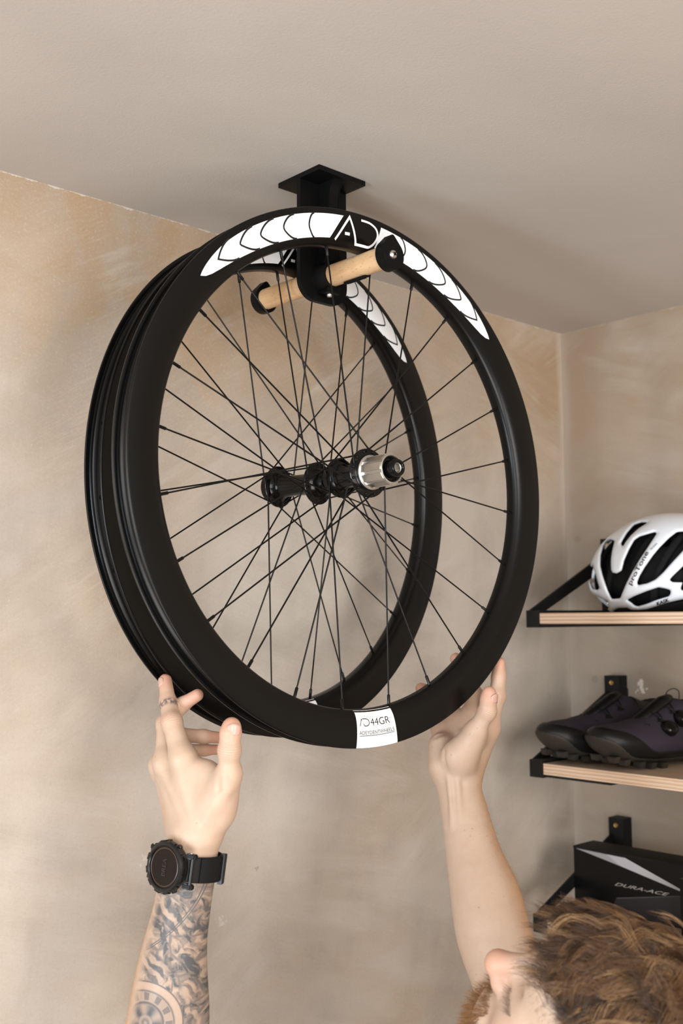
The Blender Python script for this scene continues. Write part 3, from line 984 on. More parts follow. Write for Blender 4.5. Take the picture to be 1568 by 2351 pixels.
# ---------------------------------------------------------------- helmet
def helmet():
    H = np.array((-.130, -.297, 1.900))
    RA, RB = np.array((.104, .144, .111)), np.array((.104, .144, .0765))
    S = np.array(HELM_S)
    D = np.array((-S[1], S[0], 0.0))
    root = empty('bike_helmet', (-.130, -.297, TOPS[0]), 'glossy white vented bicycle helmet lying on the top shelf', 'helmet')
    def loc(o):
        o.matrix_parent_inverse = root.matrix_basis.inverted()
        return o
    def dome(P, sc=0.0):
        q = P - H
        r = np.where(q[:, 2:3] > 0, RA, RB) + sc
        k0 = np.linalg.norm(q / r, axis=1)
        k1 = np.linalg.norm(q / r ** 2, axis=1)
        return np.where(k1 > 1e-9, k0 * (k0 - 1) / np.maximum(k1, 1e-9), -0.05)
    def shell(P, act):
        d = dome(P)
        q = P - H
        s = q @ S
        dep = q @ D
        near = dep < 0.055
        uv = np.stack([s, q[:, 2]], 1)
        cut = np.full(len(P), 1.0)
        for k, pl in HELM.items():
            lo, hi = np.min(pl, 0) - .012, np.max(pl, 0) + .012
            m = near & (uv > lo).all(1) & (uv < hi).all(1)
            if m.any():
                cut[m] = np.minimum(cut[m], poly_sd(uv[m], pl))
        # the hidden half: plain long slots
        far = dep > 0.053
        a = np.abs(((q[:, 1] * 0.8 + q[:, 2] * 0.6) % 0.042) - 0.021) - 0.0085
        slot = np.maximum(a, np.abs(q[:, 2] - 0.035) - 0.035)
        cut = np.where(far, np.minimum(cut, slot), cut)
        # raised fin along the crown
        d = np.minimum(d, 1e9)
        base = np.maximum(d, -(d + 0.011))
        base = np.maximum(base, -(q[:, 2] + 0.0535))
        res = -smin(-base, cut, 0.007)
        return res
    V, F = polygonise(shell, [(H - np.array((.115, .155, .07)), H + np.array((.115, .155, .12)))], 0.0016, margin=0.006, smooth=2)
    m = new_mat('gloss_white_shell', (0.78, 0.82, 0.87), 0.18, 0, 0.5, 0.5)
    sh = loc(mesh('shell', V, F, m, root, True))
    sh.data.materials.append(black_mat('black_shell_lining', 0.006, 0.7, 0.2))
    for pg in sh.data.polygons:                          # the inside of the shell is black
        c = np.array(pg.center) - H
        if np.dot(c / RA ** 2, pg.normal) < 0 and dome((c + H)[None])[0] < -0.006:
            pg.material_index = 1
    foam = black_mat('black_foam', 0.006, 0.8, 0.2, 260)
    def liner(P, act):
        d = dome(P, -0.020)
        q = P - H
        base = np.maximum(d, -(d + 0.006))
        # ventilation openings in the liner too
        s = q @ S
        uv = np.stack([s, q[:, 2]], 1)
        hole = np.minimum(np.hypot(uv[:, 0] - 0.030, uv[:, 1] - 0.017) - 0.011, np.hypot(uv[:, 0] + .005, uv[:, 1] - .06) - .008)
        base = np.where(q @ D < 0.02, -smin(-base, hole, 0.004), base)
        return np.maximum(base, -(q[:, 2] + 0.0535))
    V, F = polygonise(liner, [(H - np.array((.1, .14, .06)), H + np.array((.1, .14, .1)))], 0.003, margin=0.008)
    loc(mesh('foam_liner', V, F, foam, root, True))
    # ribs of foam standing between liner and shell
    def ribs(P, act):
        d = dome(P, -0.0105)
        q = P - H
        base = np.maximum(d, -(d + 0.012))
        a = np.abs(((q[:, 1] + q[:, 2] * 0.4 + 0.004) % 0.048) - 0.024) - 0.006
        base = np.maximum(base, a)
        return np.maximum(base, -(q[:, 2] + 0.0525))
    V, F = polygonise(ribs, [(H - np.array((.11, .15, .06)), H + np.array((.11, .15, .11)))], 0.003, margin=0.008)
    loc(mesh('foam_rib', V, F, foam, root, True))
    # lower black rim band
    def band(P, act):
        d = dome(P, -0.004)
        q = P - H
        base = np.maximum(d, -(d + 0.008))
        s = q @ S
        zt = np.where(s < -0.03, -0.044, np.minimum(-0.044 + (s + 0.03) * 0.16, -0.030))
        return np.maximum(base, np.maximum(-(q[:, 2] + 0.0532), q[:, 2] - zt))
    V, F = polygonise(band, [(H - np.array((.11, .15, .06)), H + np.array((.11, .15, -.02)))], 0.0025, margin=0.008)
    loc(mesh('lower_band', V, F, foam, root, True))
    # lettering that follows the shell
    def surf(s, z, lift):
        # nearest point of the dome seen along D
        out = []
        for a, b in zip(s, z):
            t = np.linspace(-0.16, 0.0, 200)
            P = H + a * S + b * np.array((0, 0, 1.0)) + t[:, None] * D
            dd = dome(P)
            k = np.nonzero(dd < lift)[0]
            out.append(P[k[0] if len(k) else dd.argmin()])
        return np.array(out)
    def put(body, p0, p1, height, off=0.0, shear=0.0):
        V2, F2 = text_mesh(body, 1.0, off, 1.0, shear)
        V2 = V2[:, :2]
        mn, mx = V2.min(0), V2.max(0)
        p0, p1 = np.array(p0), np.array(p1)
        e = p1 - p0
        L = np.linalg.norm(e)
        e = e / L
        nv = np.array((-e[1], e[0]))
        V2 = (V2 - mn) / (mx - mn) * np.array((L, height))
        q = p0 + V2[:, :1] * e + V2[:, 1:] * nv
        loc(mesh('lettering', surf(q[:, 0], q[:, 1], 0.0007), F2, MAT['decal_black'], root))
    put('proTone', HELM_T[0][0], HELM_T[0][1], 0.0094, 0.014)
    put('icon', HELM_T[1][0], HELM_T[1][1], 0.004, 0.0)
    put('KASK', HELM_T[2][0], HELM_T[2][1], 0.0058, 0.03, 0.15)

HELM_S = (0.5047, -0.8633, 0.0)
HELM = {
    'rear slot': [(-0.1334, 0.0192), (-0.1256, 0.0267), (-0.1217, 0.0174), (-0.1134, -0.0128), (-0.1176, -0.0152), (-0.1265, -0.012), (-0.1309, 0.0012)],
    'rear low slot': [(-0.1304, -0.0215), (-0.1194, -0.026), (-0.1008, -0.035), (-0.101, -0.0453), (-0.1069, -0.0461), (-0.1176, -0.0406), (-0.1259, -0.0329)],
    'side opening': [(-0.0955, 0.0697), (-0.0863, 0.0654), (-0.0903, 0.048), (-0.0925, 0.032), (-0.0922, 0.0162), (-0.0896, 0.0108), (-0.0824, 0.0094), (-0.074, 0.0136), (-0.0695, 0.0304), (-0.0611, 0.0488), (-0.0528, 0.0633), (-0.0447, 0.0686), (-0.0327, 0.0716), (-0.0208, 0.0746), (-0.0179, 0.0728), (-0.0331, 0.0492), (-0.0454, 0.0312), (-0.0578, 0.0113), (-0.0686, -0.0085), (-0.0789, -0.03), (-0.0927, -0.0306), (-0.0982, -0.0176), (-0.1059, 0.0066), (-0.1101, 0.0249), (-0.1097, 0.0423), (-0.1053, 0.06), (-0.1012, 0.0678)],
    'crown slot': [(-0.0734, 0.0562), (-0.0745, 0.0602), (-0.0652, 0.0767), (-0.0541, 0.0909), (-0.0427, 0.0944), (-0.0325, 0.0933), (-0.0467, 0.084), (-0.059, 0.0726), (-0.0672, 0.0623), (-0.0718, 0.0545)],
    'long slot': [(-0.0496, -0.0102), (-0.0499, -0.0062), (-0.0462, 0.0028), (-0.0379, 0.0166), (-0.0237, 0.0363), (-0.0137, 0.0482), (0.0012, 0.0632), (0.0131, 0.0728), (0.0225, 0.0735), (0.0256, 0.0734), (0.029, 0.0653), (0.0264, 0.0487), (0.0212, 0.0428), (0.0047, 0.0251), (-0.0101, 0.0086), (-0.022, -0.002), (-0.0348, -0.0076)],
    'front slot': [(-0.0001, -0.0036), (0.0039, 0.0013), (0.0202, 0.0167), (0.0331, 0.0293), (0.0382, 0.0163), (0.0356, -0.0033), (0.027, -0.0081), (0.0194, -0.0074), (0.0036, -0.0066)],
    'low slot': [(-0.0668, -0.0333), (-0.0554, -0.028), (-0.0353, -0.0205), (-0.0177, -0.015), (-0.0072, -0.0172), (0.0003, -0.0198), (-0.0004, -0.0252), (-0.0029, -0.0285), (-0.0213, -0.0337), (-0.0362, -0.0394), (-0.0503, -0.0436), (-0.0562, -0.042), (-0.06, -0.038)],
    'lower edge': [(-0.0908, -0.0507), (-0.0836, -0.0467), (-0.0688, -0.0464), (-0.0619, -0.0501), (-0.0508, -0.0507), (-0.0367, -0.0493), (-0.0218, -0.0445), (-0.0071, -0.0398), (0.0185, -0.0342), (0.2, -0.034), (0.2, -0.12), (-0.08, -0.12)],
}
HELM['front long slot'] = [(a + .066, b - .010) for a, b in HELM['long slot']]
HELM['front small slot'] = [(a + .058, b - .012) for a, b in HELM['front slot']]
HELM_T = [[(-0.0576, -0.0119), (-0.0285, 0.0396)], [(-0.0264, 0.0447), (-0.0169, 0.0541)], [(-0.0208, -0.0436), (-0.0017, -0.0369)]]
helmet()

# ---------------------------------------------------------------- cycling shoes
def shoe_field():
    prims = [Ell((0, .098, .040), (.041, .046, .027), k=.03), Ell((0, .035, .047), (.046, .075, .038), k=.03),
             Ell((0, -.060, .052), (.037, .085, .044), k=.03), Cone((0, .050, .062), (0, -.032, .098), .025, .029, k=.02),
             Cone((0, -.045, .085), (0, -.105, .088), .033, .030, k=.02), Ell((0, -.105, .055), (.034, .038, .052), k=.02)]
    f0 = field(prims)
    acts = list(range(len(prims)))
    def bend(P):
        y = P[:, 1]
        s = np.where(y > .02, ((np.maximum(y, .02) - .02) / .125) ** 2 * .026, 0) + np.where(y < -.09, ((np.minimum(y, -.09) + .09) / .05) ** 2 * .006, 0)
        Q = P.copy()
        Q[:, 2] -= s
        return Q
    return lambda P: (f0(bend(P), acts), bend(P))

def shoes():
    F0 = shoe_field()
    hole = Ell((0, -.082, .135), (.021, .046, .045))
    fab = new_mat('dark_aubergine_fabric', (0.026, 0.020, 0.030), 0.75, 0, 0.3)
    t = NT(fab)
    t.bump(t.noise(t.coord(), 900, 3, 0.6), 0.2, 0.0006)
    rub = black_mat('black_rubber', 0.005, 0.42, 0.3)
    sole = new_mat('olive_grey_rubber', (0.028, 0.024, 0.018), 0.55, 0, 0.3)
    blk = MAT['gloss_black']
    BX = [(np.array((-.06, -.16, 0.0)), np.array((.06, .16, .15)))]
    def smooth(a, b, x):
        u = np.clip((x - a) / (b - a), 0, 1)
        return u * u * (3 - 2 * u)
    def upper(P, act):
        d, Q = F0(P)
        d = -smin(-d, hole(P), .006)
        return np.maximum(d, .012 - Q[:, 2])
    def rand(P, act):
        d, Q = F0(P)
        zr = .032 + .030 * smooth(.040, .105, P[:, 1]) + .012 * smooth(-.06, -.13, P[:, 1])
        return -smin(-np.maximum(d - .0022, Q[:, 2] - zr), -(.014 - Q[:, 2]) * -1 if False else (Q[:, 2] - .014), .002)
    def outs(P, act):
        d, Q = F0(P)
        zt = .0185 + .022 * smooth(.085, .135, P[:, 1])
        lo = .0085
        return np.maximum(np.maximum(d - .0034, Q[:, 2] - zt), lo - Q[:, 2])
    def collar(P, act):
        d, Q = F0(P)
        d2 = np.maximum(d - .0012, -hole(P) + .0)
        return np.maximum(d2, np.maximum(.098 - P[:, 2] - (P[:, 1] + .03) * .1, P[:, 1] + .040))
    meshes = {}
    for nm, fn in (('upper', upper), ('toe_rand', rand), ('outsole', outs), ('collar', collar)):
        meshes[nm] = polygonise(fn, BX, 0.0022, margin=.006)
    def build(name, loc, rz, side, label):
        root = empty(name, loc, label, 'shoe', 'cycling shoes on the middle shelf')
        root.rotation_euler = (0, 0, rz)
        root.scale = (.94, 1.0, .84)
        for nm, m in (('upper', fab), ('toe_rand', rub), ('outsole', sole), ('collar', rub)):
            mesh(nm, meshes[nm][0], meshes[nm][1], m, root, True)
        def sp(y):
            return ((max(y, .02) - .02) / .125) ** 2 * .026
        first = None
        for y in (.118, .096, .072, .048, .024, -.072, -.094, -.116):
            for sx in (-1, 1):
                w = .036 if .0 < y < .09 else .026
                if first is None:
                    o = auto_smooth(bmobj('lug', prism([(-.010, .0), (.010, .0), (.0065, -.0115), (-.0065, -.0115)], (0, -.0065, 0), (1, 0, 0), (0, 0, 1), (0, 1, 0), .013, .0012), sole, root), 30)
                    first = o
                else:
                    o = first.copy()
                    link(o, root)
                o.location = (sx * w * .82, y, .0117 + sp(y))
        for sx in (-1, 1):
            lathe_obj('cleat_bolt', [(0.0, .004), (.003, .004), (.0042, .002), (.0045, 0)], (sx * .011, .088, .0095 + sp(.088)), (0, .35, -1), MAT['screw'], root, 16)
        # tongue with padded edge
        V, F = tube([(0, .062, .078), (0, .045, .0895), (0, .015, .107), (0, -.010, .1235), (0, -.024, .131)], [.004, .009, .010, .010, .006], 10)
        V = [(x * 1.5, y, z) for x, y, z in V]
        mesh('tongue', V, F, rub, root, True)
        # dials on the outer side
        for (y, z, x) in ((.012, .074, .0345), (-.020, .092, .0320)):
            ax = np.array((side * .72, .12, .68))
            ax = ax / np.linalg.norm(ax)
            pr = [(0.0, .0105), (.0085, .0105), (.0105, .0098), (.0118, .0080), (.0140, .0070), (.0150, .0050), (.0150, .0), (.0158, -.002), (.0158, -.008)]
            dl = lathe_obj('dial', pr, (side * x, y, z), ax, blk, root, 40)
            a, u, v = frame_of(ax)
            bits = []
            for k in range(24):
                c, s = math.cos(k * PI / 12), math.sin(k * PI / 12)
                e = (c * u + s * v) * .0148 + np.array((side * x, y, z))
                bits.append(tube([e + a * .0008, e + a * .0062], .0010, 5))
            V, F = merge(bits)
            mesh('dial_grip', V, F, blk, dl)
        # lace loops and wire
        for sgn in (-1, 1):
            pts = []
            for (y, z, x) in ((.048, .077, .026), (.022, .090, .0275), (-.006, .104, .0265)):
                c = np.array((sgn * x, y, z))
                ol = [(-.007, -.004), (.007, -.004), (.001, .008)]
                ex, ey = np.array((0, 1.0, 0)), np.array((-sgn * .6, 0, .8))
                bm = prism(ol, c, ex, ey, np.cross(ex, ey) * (1 if np.cross(ex, ey)[0] * sgn > 0 else -1), .0022, .0004)
                auto_smooth(bmobj('lace_loop', bm, rub, root), 30)
                pts += [(0.004 * sgn, y + .008, z + .017), (sgn * x, y + .004, z + .006), (sgn * x, y - .002, z + .006), (0.004 * sgn, y - .008, z + .0235)]
            tube_obj('lace', resample(pts, 5), .0009, rub, root, 6)
        tube_obj('pull_loop', resample([(0, -.018, .128), (0.003, -.022, .140), (0.002, -.036, .146), (0, -.046, .140), (0, -.046, .122)], 6), .0009, rub, root, 6)
        # heel patch mark
        V, F = ribbon(resample([(-.008, -.001), (-.003, .0022), (.004, .0018), (.008, -.0005), (.003, -.0024), (-.004, -.0018), (-.008, -.001)], 4), .0009)
        return root
    Z = TOPS[1]
    ang = math.atan2(0.967, 0.253)
    build('cycling_shoe', (-.142, -.275, Z), ang, -1, 'dark aubergine cycling shoe with black toe, nearer of the pair on the middle shelf')
    build('cycling_shoe', (-.142, -.177, Z), ang, 1, 'dark aubergine cycling shoe partly hidden behind the nearer shoe, its toe by the left bracket')
shoes()

# ---------------------------------------------------------------- component boxes
def boxes():
    card = black_mat('black_gloss_card', 0.003, 0.30, 0.25)
    top = black_mat('dark_brown_card', 0.007, 0.6, 0.2)
    Z = TOPS[2]
    x0, x1, y0, y1, h = -.150, -.090, -.340, -.1045, .1000
    root = empty('component_box', ((x0 + x1) / 2, (y0 + y1) / 2, Z), 'black glossy component box with silver streak and lettering on the lowest shelf', 'box')
    def loc(o):
        o.matrix_parent_inverse = root.matrix_basis.inverted()
        return o
    loc(box('carton', (x0, x1, y0, y1, Z, Z + h - .001), card, root, 0.0006))
    loc(box('lid', (x0 - .0006, x1 + .0006, y0 - .0006, y1 + .0006, Z + h - .0035, Z + h), top, root, 0.0006))
    W, H = y1 - y0, h - .004
    def face(pts, lift=.0004):
        return [(x0 - .0001 - lift, y1 - a * W, Z + H * (1 - b)) for a, b in pts]
    def panel(name, pts, m, lift=.0003):
        loc(mesh(name, face(pts, lift), [tuple(range(len(pts)))[::-1]], m, root))
    g1 = new_mat('silver_print', (0.34, 0.34, 0.36), 0.45, 0.3)
    g2 = new_mat('pale_silver_print', (0.47, 0.47, 0.49), 0.4, 0.3)
    g3 = new_mat('charcoal_print', (0.014, 0.014, 0.016), 0.35)
    panel('silver_streak', [(0.02, 0.0), (0.285, 0.01), (0.40, 0.17)], g1)
    panel('silver_streak', [(0.285, 0.01), (0.42, 0.015), (0.885, 0.385), (0.86, 0.395), (0.40, 0.17)], g2)
    panel('silver_streak', [(0.42, 0.015), (0.435, 0.015), (0.885, 0.378), (0.885, 0.385)], new_mat('bright_silver_print', (0.6, 0.6, 0.62), 0.35, 0.3), .0004)
    panel('grey_facet', [(0.885, 0.46), (0.885, 0.98), (0.30, 0.98), (0.36, 0.72)], g3)
    panel('grey_edge', [(0.885, 0.455), (0.885, 0.465), (0.36, 0.735), (0.36, 0.72)], new_mat('grey_print', (0.07, 0.07, 0.075), 0.4), .0005)
    V2, F2 = text_mesh('DURA-ACE', 1.0, 0.004, 1.0, 0.5)
    V2 = V2[:, :2]
    mn, mx = V2.min(0), V2.max(0)
    V2 = (V2 - mn) / (mx - mn)
    V = [(x0 - .0008, y1 - W * (.345 + .435 * a), Z + H * (1 - .515 + .055 * b)) for a, b in V2]
    lt = new_mat('silver_foil', (0.62, 0.60, 0.58), 0.3, 0.8)
    loc(mesh('lettering', V, F2, lt, root))
    # second box standing in front at the right
    x0, x1, y0b, y1b, h = -.215, -.158, -.47, -.3445, .094
    r2 = empty('component_box', ((x0 + x1) / 2, (y0b + y1b) / 2, Z), 'second black box at the right edge, standing in front of the lettered box', 'box')
    c = box('carton', (x0, x1, y0b, y1b, Z, Z + h), card, r2, 0.0008)
    c.matrix_parent_inverse = r2.matrix_basis.inverted()
    e = box('lid_edge', (x0 - .0006, x1 + .0006, y0b - .0006, y1b + .0006, Z + h - .002, Z + h + .0004), MAT['spoke'], r2, 0.0005)
    e.matrix_parent_inverse = r2.matrix_basis.inverted()
boxes()

# ---------------------------------------------------------------- the person
def skin_mat():
    m = new_mat('skin', rough=0.48, spec=0.35)
    t = NT(m)
    P = t.coord()
    col = t.mix(t.noise(P, 38, 4, 0.6, 0.5), (0.465, 0.315, 0.22), (0.575, 0.42, 0.315))
    at = t.n('ShaderNodeAttribute', attribute_name='tint')
    r, g, b = t.n('ShaderNodeSeparateColor', {0: at.outputs['Color']}).outputs
    col = t.mix(t.math('MULTIPLY', r, 0.85), col, (0.60, 0.255, 0.17))          # rosier finger ends and knuckles
    col = t.mix(t.math('MULTIPLY', b, 0.75), col, (0.50, 0.27, 0.135))          # browner outer side of the arms
    frk = t.n('ShaderNodeTexVoronoi', {'Vector': P, 'Scale': 95.0}).outputs['Distance']
    spot = t.math('MULTIPLY', t.ramp(frk, [(0.07, 0.5), (0.14, 0.0)]), t.ramp(t.noise(P, 25, 2), [(0.5, 0.0), (0.62, 1.0)]))
    col = t.mix(spot, col, (0.40, 0.19, 0.09))
    # tattoo: along (g) and across (b) the forearm in the attribute 'ink', strength in its third channel
    ik = t.n('ShaderNodeAttribute', attribute_name='ink')
    u, v, w = t.xyz(ik.outputs['Vector'])
    uv = t.n('ShaderNodeCombineXYZ', {0: u, 1: v}).outputs[0]
    warp = t.n('ShaderNodeTexNoise', {'Vector': uv, 'Scale': 40.0, 'Detail': 2.0}).outputs['Color']
    uvw = t.n('ShaderNodeVectorMath', {0: uv, 1: t.n('ShaderNodeVectorMath', {0: warp, 1: (0.012, 0.012, 0)}, operation='MULTIPLY').outputs[0]}, operation='ADD').outputs[0]
    n1 = t.n('ShaderNodeTexNoise', {'Vector': uvw, 'Scale': 70.0, 'Detail': 3.0, 'Roughness': 0.55, 'Distortion': 1.2}).outputs[0]
    n2 = t.n('ShaderNodeTexNoise', {'Vector': uvw, 'Scale': 34.0, 'Detail': 3.0, 'Roughness': 0.6, 'Distortion': 2.2}).outputs[0]
    patch = t.ramp(n2, [(0.34, 0.05), (0.42, 0.48), (0.50, 0.62), (0.56, 0.97)])
    lights = t.ramp(n1, [(0.52, 1.0), (0.62, 0.18)])
    vor = t.n('ShaderNodeTexVoronoi', {'Vector': uvw, 'Scale': 46.0}, feature='DISTANCE_TO_EDGE').outputs['Distance']
    lines = t.ramp(vor, [(0.03, 1.0), (0.10, 0.0)])
    body = t.math('MAXIMUM', t.math('MULTIPLY', patch, lights), t.math('MULTIPLY', lines, 0.7))
    wv = t.n('ShaderNodeMapping', {'Vector': uvw, 'Rotation': (0, 0, 0.7)}).outputs[0]
    wav = t.n('ShaderNodeTexWave', {'Vector': wv, 'Scale': 26.0, 'Distortion': 9.0, 'Detail': 3.0, 'Detail Scale': 1.4}).outputs[0]
    body = t.mix(t.ramp(t.noise(uv, 30, 2), [(0.52, 0.0), (0.60, 0.8)]), body, t.ramp(wav, [(0.30, 0.95), (0.70, 0.10)]))
    # clock face near the elbow
    dc = t.n('ShaderNodeVectorMath', {0: uv, 1: (0.146, -0.0185, 0)}, operation='SUBTRACT').outputs[0]
    rr = t.n('ShaderNodeVectorMath', {0: dc}, operation='LENGTH').outputs['Value']
    cx_, cy_, _ = t.xyz(dc)
    ang = t.math('ARCTAN2', cy_, cx_)
    dash = t.math('GREATER_THAN', t.math('SINE', t.math('MULTIPLY', ang, 12.0)), 0.25)
    ring = t.ramp(t.math('MULTIPLY', rr, 22.0), [(0.0, 0.25), (0.06, 0.8), (0.13, 0.35), (0.17, 0.75), (0.36, 0.6), (0.40, 0.95), (0.43, 0.3), (0.60, 0.3), (0.62, 0.9), (0.66, 0.08), (0.78, 0.05), (0.80, 0.85), (0.83, 0.8)])
    inner = t.ramp(t.math('MULTIPLY', rr, 22.0), [(0.44, 0.0), (0.45, 1.0), (0.59, 1.0), (0.60, 0.0)])
    ring = t.math('ADD', ring, t.math('MULTIPLY', t.math('MULTIPLY', inner, dash), 0.45), True)
    petal = t.math('MULTIPLY', t.math('SINE', t.math('MULTIPLY', ang, 5.0)), t.ramp(t.math('MULTIPLY', rr, 22.0), [(0.14, 0.0), (0.2, 0.3), (0.34, 0.3), (0.38, 0.0)]))
    ring = t.math('ADD', ring, petal, True)
    inkv = t.mix(t.math('LESS_THAN', rr, 0.0372), body, ring)
    # curved double line from the watch to the clock
    u2 = t.math('SUBTRACT', v, t.math('SUBTRACT', 0.020, t.math('MULTIPLY', t.math('MULTIPLY', u, u), 7.5)))
    dl = t.ramp(t.math('MULTIPLY', t.math('ABSOLUTE', u2), 100.0), [(0.05, 0.3), (0.10, 0.95), (0.17, 0.95), (0.22, 0.0)])
    lim = t.math('MULTIPLY', t.math('LESS_THAN', u, 0.095), t.math('GREATER_THAN', u, 0.0))
    inkv = t.math('MAXIMUM', t.xyz(inkv)[0], t.math('MULTIPLY', dl, lim))
    soft = t.math('MULTIPLY', t.math('ADD', t.math('MULTIPLY', inkv, 0.76), 0.21), w)
    col = t.mix(soft, col, (0.060, 0.068, 0.075))
    # ring tattoo on one finger
    jag = t.noise(P, 260, 3, 0.7)
    col = t.mix(t.math('MULTIPLY', g, t.ramp(jag, [(0.42, 0.05), (0.55, 0.85)])), col, (0.075, 0.075, 0.085))
    t.base(col)
    t.rough(t.ramp(t.noise(P, 70, 3), [(0.3, 0.42), (0.7, 0.58)]))
    h = t.math('ADD', t.noise(P, 620, 3, 0.6), t.math('MULTIPLY', t.noise(P, 150, 3, 0.55), 1.2))
    jt = t.n('ShaderNodeAttribute', attribute_name='joint')
    ju, jm, js = t.xyz(jt.outputs['Vector'])
    col = t.mix(js, col, (0.055, 0.027, 0.012))                                 # scalp under the hair
    wv_ = t.math('ADD', t.math('MULTIPLY', ju, 2600.0), t.math('MULTIPLY', t.noise(P, 240, 2), 6.0))
    wr = t.math('MULTIPLY', t.ramp(t.math('SINE', wv_), [(0.0, 1.0), (0.35, 0.0)]), jm)
    h = t.math('SUBTRACT', h, t.math('MULTIPLY', wr, 1.6))
    t.base(t.mix(t.math('MULTIPLY', wr, 0.38), col, (0.40, 0.19, 0.11)))
    t.bump(h, 0.22, 0.0009)
    t.b.inputs['Subsurface Weight'].default_value = 0.12
    t.b.inputs['Subsurface Radius'].default_value = (0.006, 0.0022, 0.0012)
    t.b.inputs['Subsurface Scale'].default_value = 1.0
    return m

# joints: (point, radius)
LW = (-1.0823, -0.2978, 1.6140)
LEFT = {
    'index': [((-1.0868, -0.2826, 1.6941), .0128), ((-1.0852, -0.2588, 1.7303), .0104), ((-1.0782, -0.2405, 1.7501), .0088), ((-1.0728, -0.2268, 1.7728), .0072)],
    'middle': [((-1.0867, -0.2515, 1.6867), .0122), ((-1.0738, -0.2304, 1.7257), .0100), ((-1.0626, -0.2464, 1.7472), .0078), ((-1.0552, -0.2628, 1.7574), .0068)],
    'ring': [((-1.0782, -0.2285, 1.6810), .0112), ((-1.0473, -0.2159, 1.7104), .0086), ((-1.0293, -0.2392, 1.7093), .0074), ((-1.0198, -0.2589, 1.7086), .0062)],
    'little': [((-1.0657, -0.2114, 1.6715), .0102), ((-1.0328, -0.2036, 1.6918), .0074), ((-1.0169, -0.2237, 1.6921), .0064), ((-1.0097, -0.2387, 1.6932), .0056)],
    'thumb': [((-1.0721, -0.3222, 1.6435), .0150), ((-1.0746, -0.3472, 1.6840), .0112), ((-1.0787, -0.3522, 1.7082), .0102), ((-1.0774, -0.3529, 1.7250), .0104), ((-1.0759, -0.3524, 1.7314), .0094)],
}
RIGHT = {
    'index': [((-0.6614, -0.3427, 1.7012), .0128), ((-0.6458, -0.3459, 1.7390), .0106), ((-0.6393, -0.3441, 1.7631), .0092), ((-0.6369, -0.3433, 1.7809), .0078)],
    'middle': [((-0.6583, -0.3142, 1.7113), .0128), ((-0.6409, -0.3038, 1.7390), .0108), ((-0.6539, -0.2983, 1.7672), .0094), ((-0.6768, -0.3044, 1.7862), .0080)],
    'ring': [((-0.6667, -0.2945, 1.7044), .0120), ((-0.6605, -0.2757, 1.7255), .0100), ((-0.6815, -0.2718, 1.7396), .0088), ((-0.7122, -0.2748, 1.7485), .0076)],
    'little': [((-0.6803, -0.2805, 1.6938), .0112), ((-0.6792, -0.2614, 1.7071), .0084), ((-0.6934, -0.2552, 1.7178), .0074), ((-0.7126, -0.2577, 1.7259), .0064)],
    'thumb': [((-0.7043, -0.3352, 1.6650), .0180), ((-0.7034, -0.3586, 1.7010), .0118), ((-0.7010, -0.3750, 1.7247), .0098), ((-0.7021, -0.3787, 1.7393), .0100), ((-0.7022, -0.3796, 1.7467), .0088)],
}
HL = -0.50 * CAM_R - 0.40 * CAM_U - 0.77 * CAM_F
HL /= np.linalg.norm(HL)
HF = -0.70 * CAM_R + 0.66 * CAM_U + 0.26 * CAM_F
HF = HF - HL * (HF @ HL)
HF = HF / np.linalg.norm(HF)
HU = np.cross(HF, HL)                                   # crown direction
HA = np.array((HF, HL, HU))
HEAD = np.array((-0.9766, -0.6002, 1.5398)) - .119 * HF + .019 * HU
def hp(f, l, u):
    return HEAD + f * HF + l * HL + u * HU

LELB = np.array((-1.1143, -0.2863, 1.3723))
RELB = np.array((-0.7594, -0.4651, 1.3833))
LSHO = np.array((-1.0070, -0.5688, 1.2613))
RSHO = np.array((-0.6541, -0.5645, 1.1449))

def chain(pr, joints, g, k=.0045):
    for (a, ra), (b, rb) in zip(joints[:-1], joints[1:]):
        pr.append(Cone(a, b, ra, rb, k, g))

def limb(pr, L):
    q = resample([(*a, r) for a, r in L], 3)
    for a, b in zip(q[:-1], q[1:]):
        pr.append(Cone(a[:3], b[:3], a[3], b[3], .004))

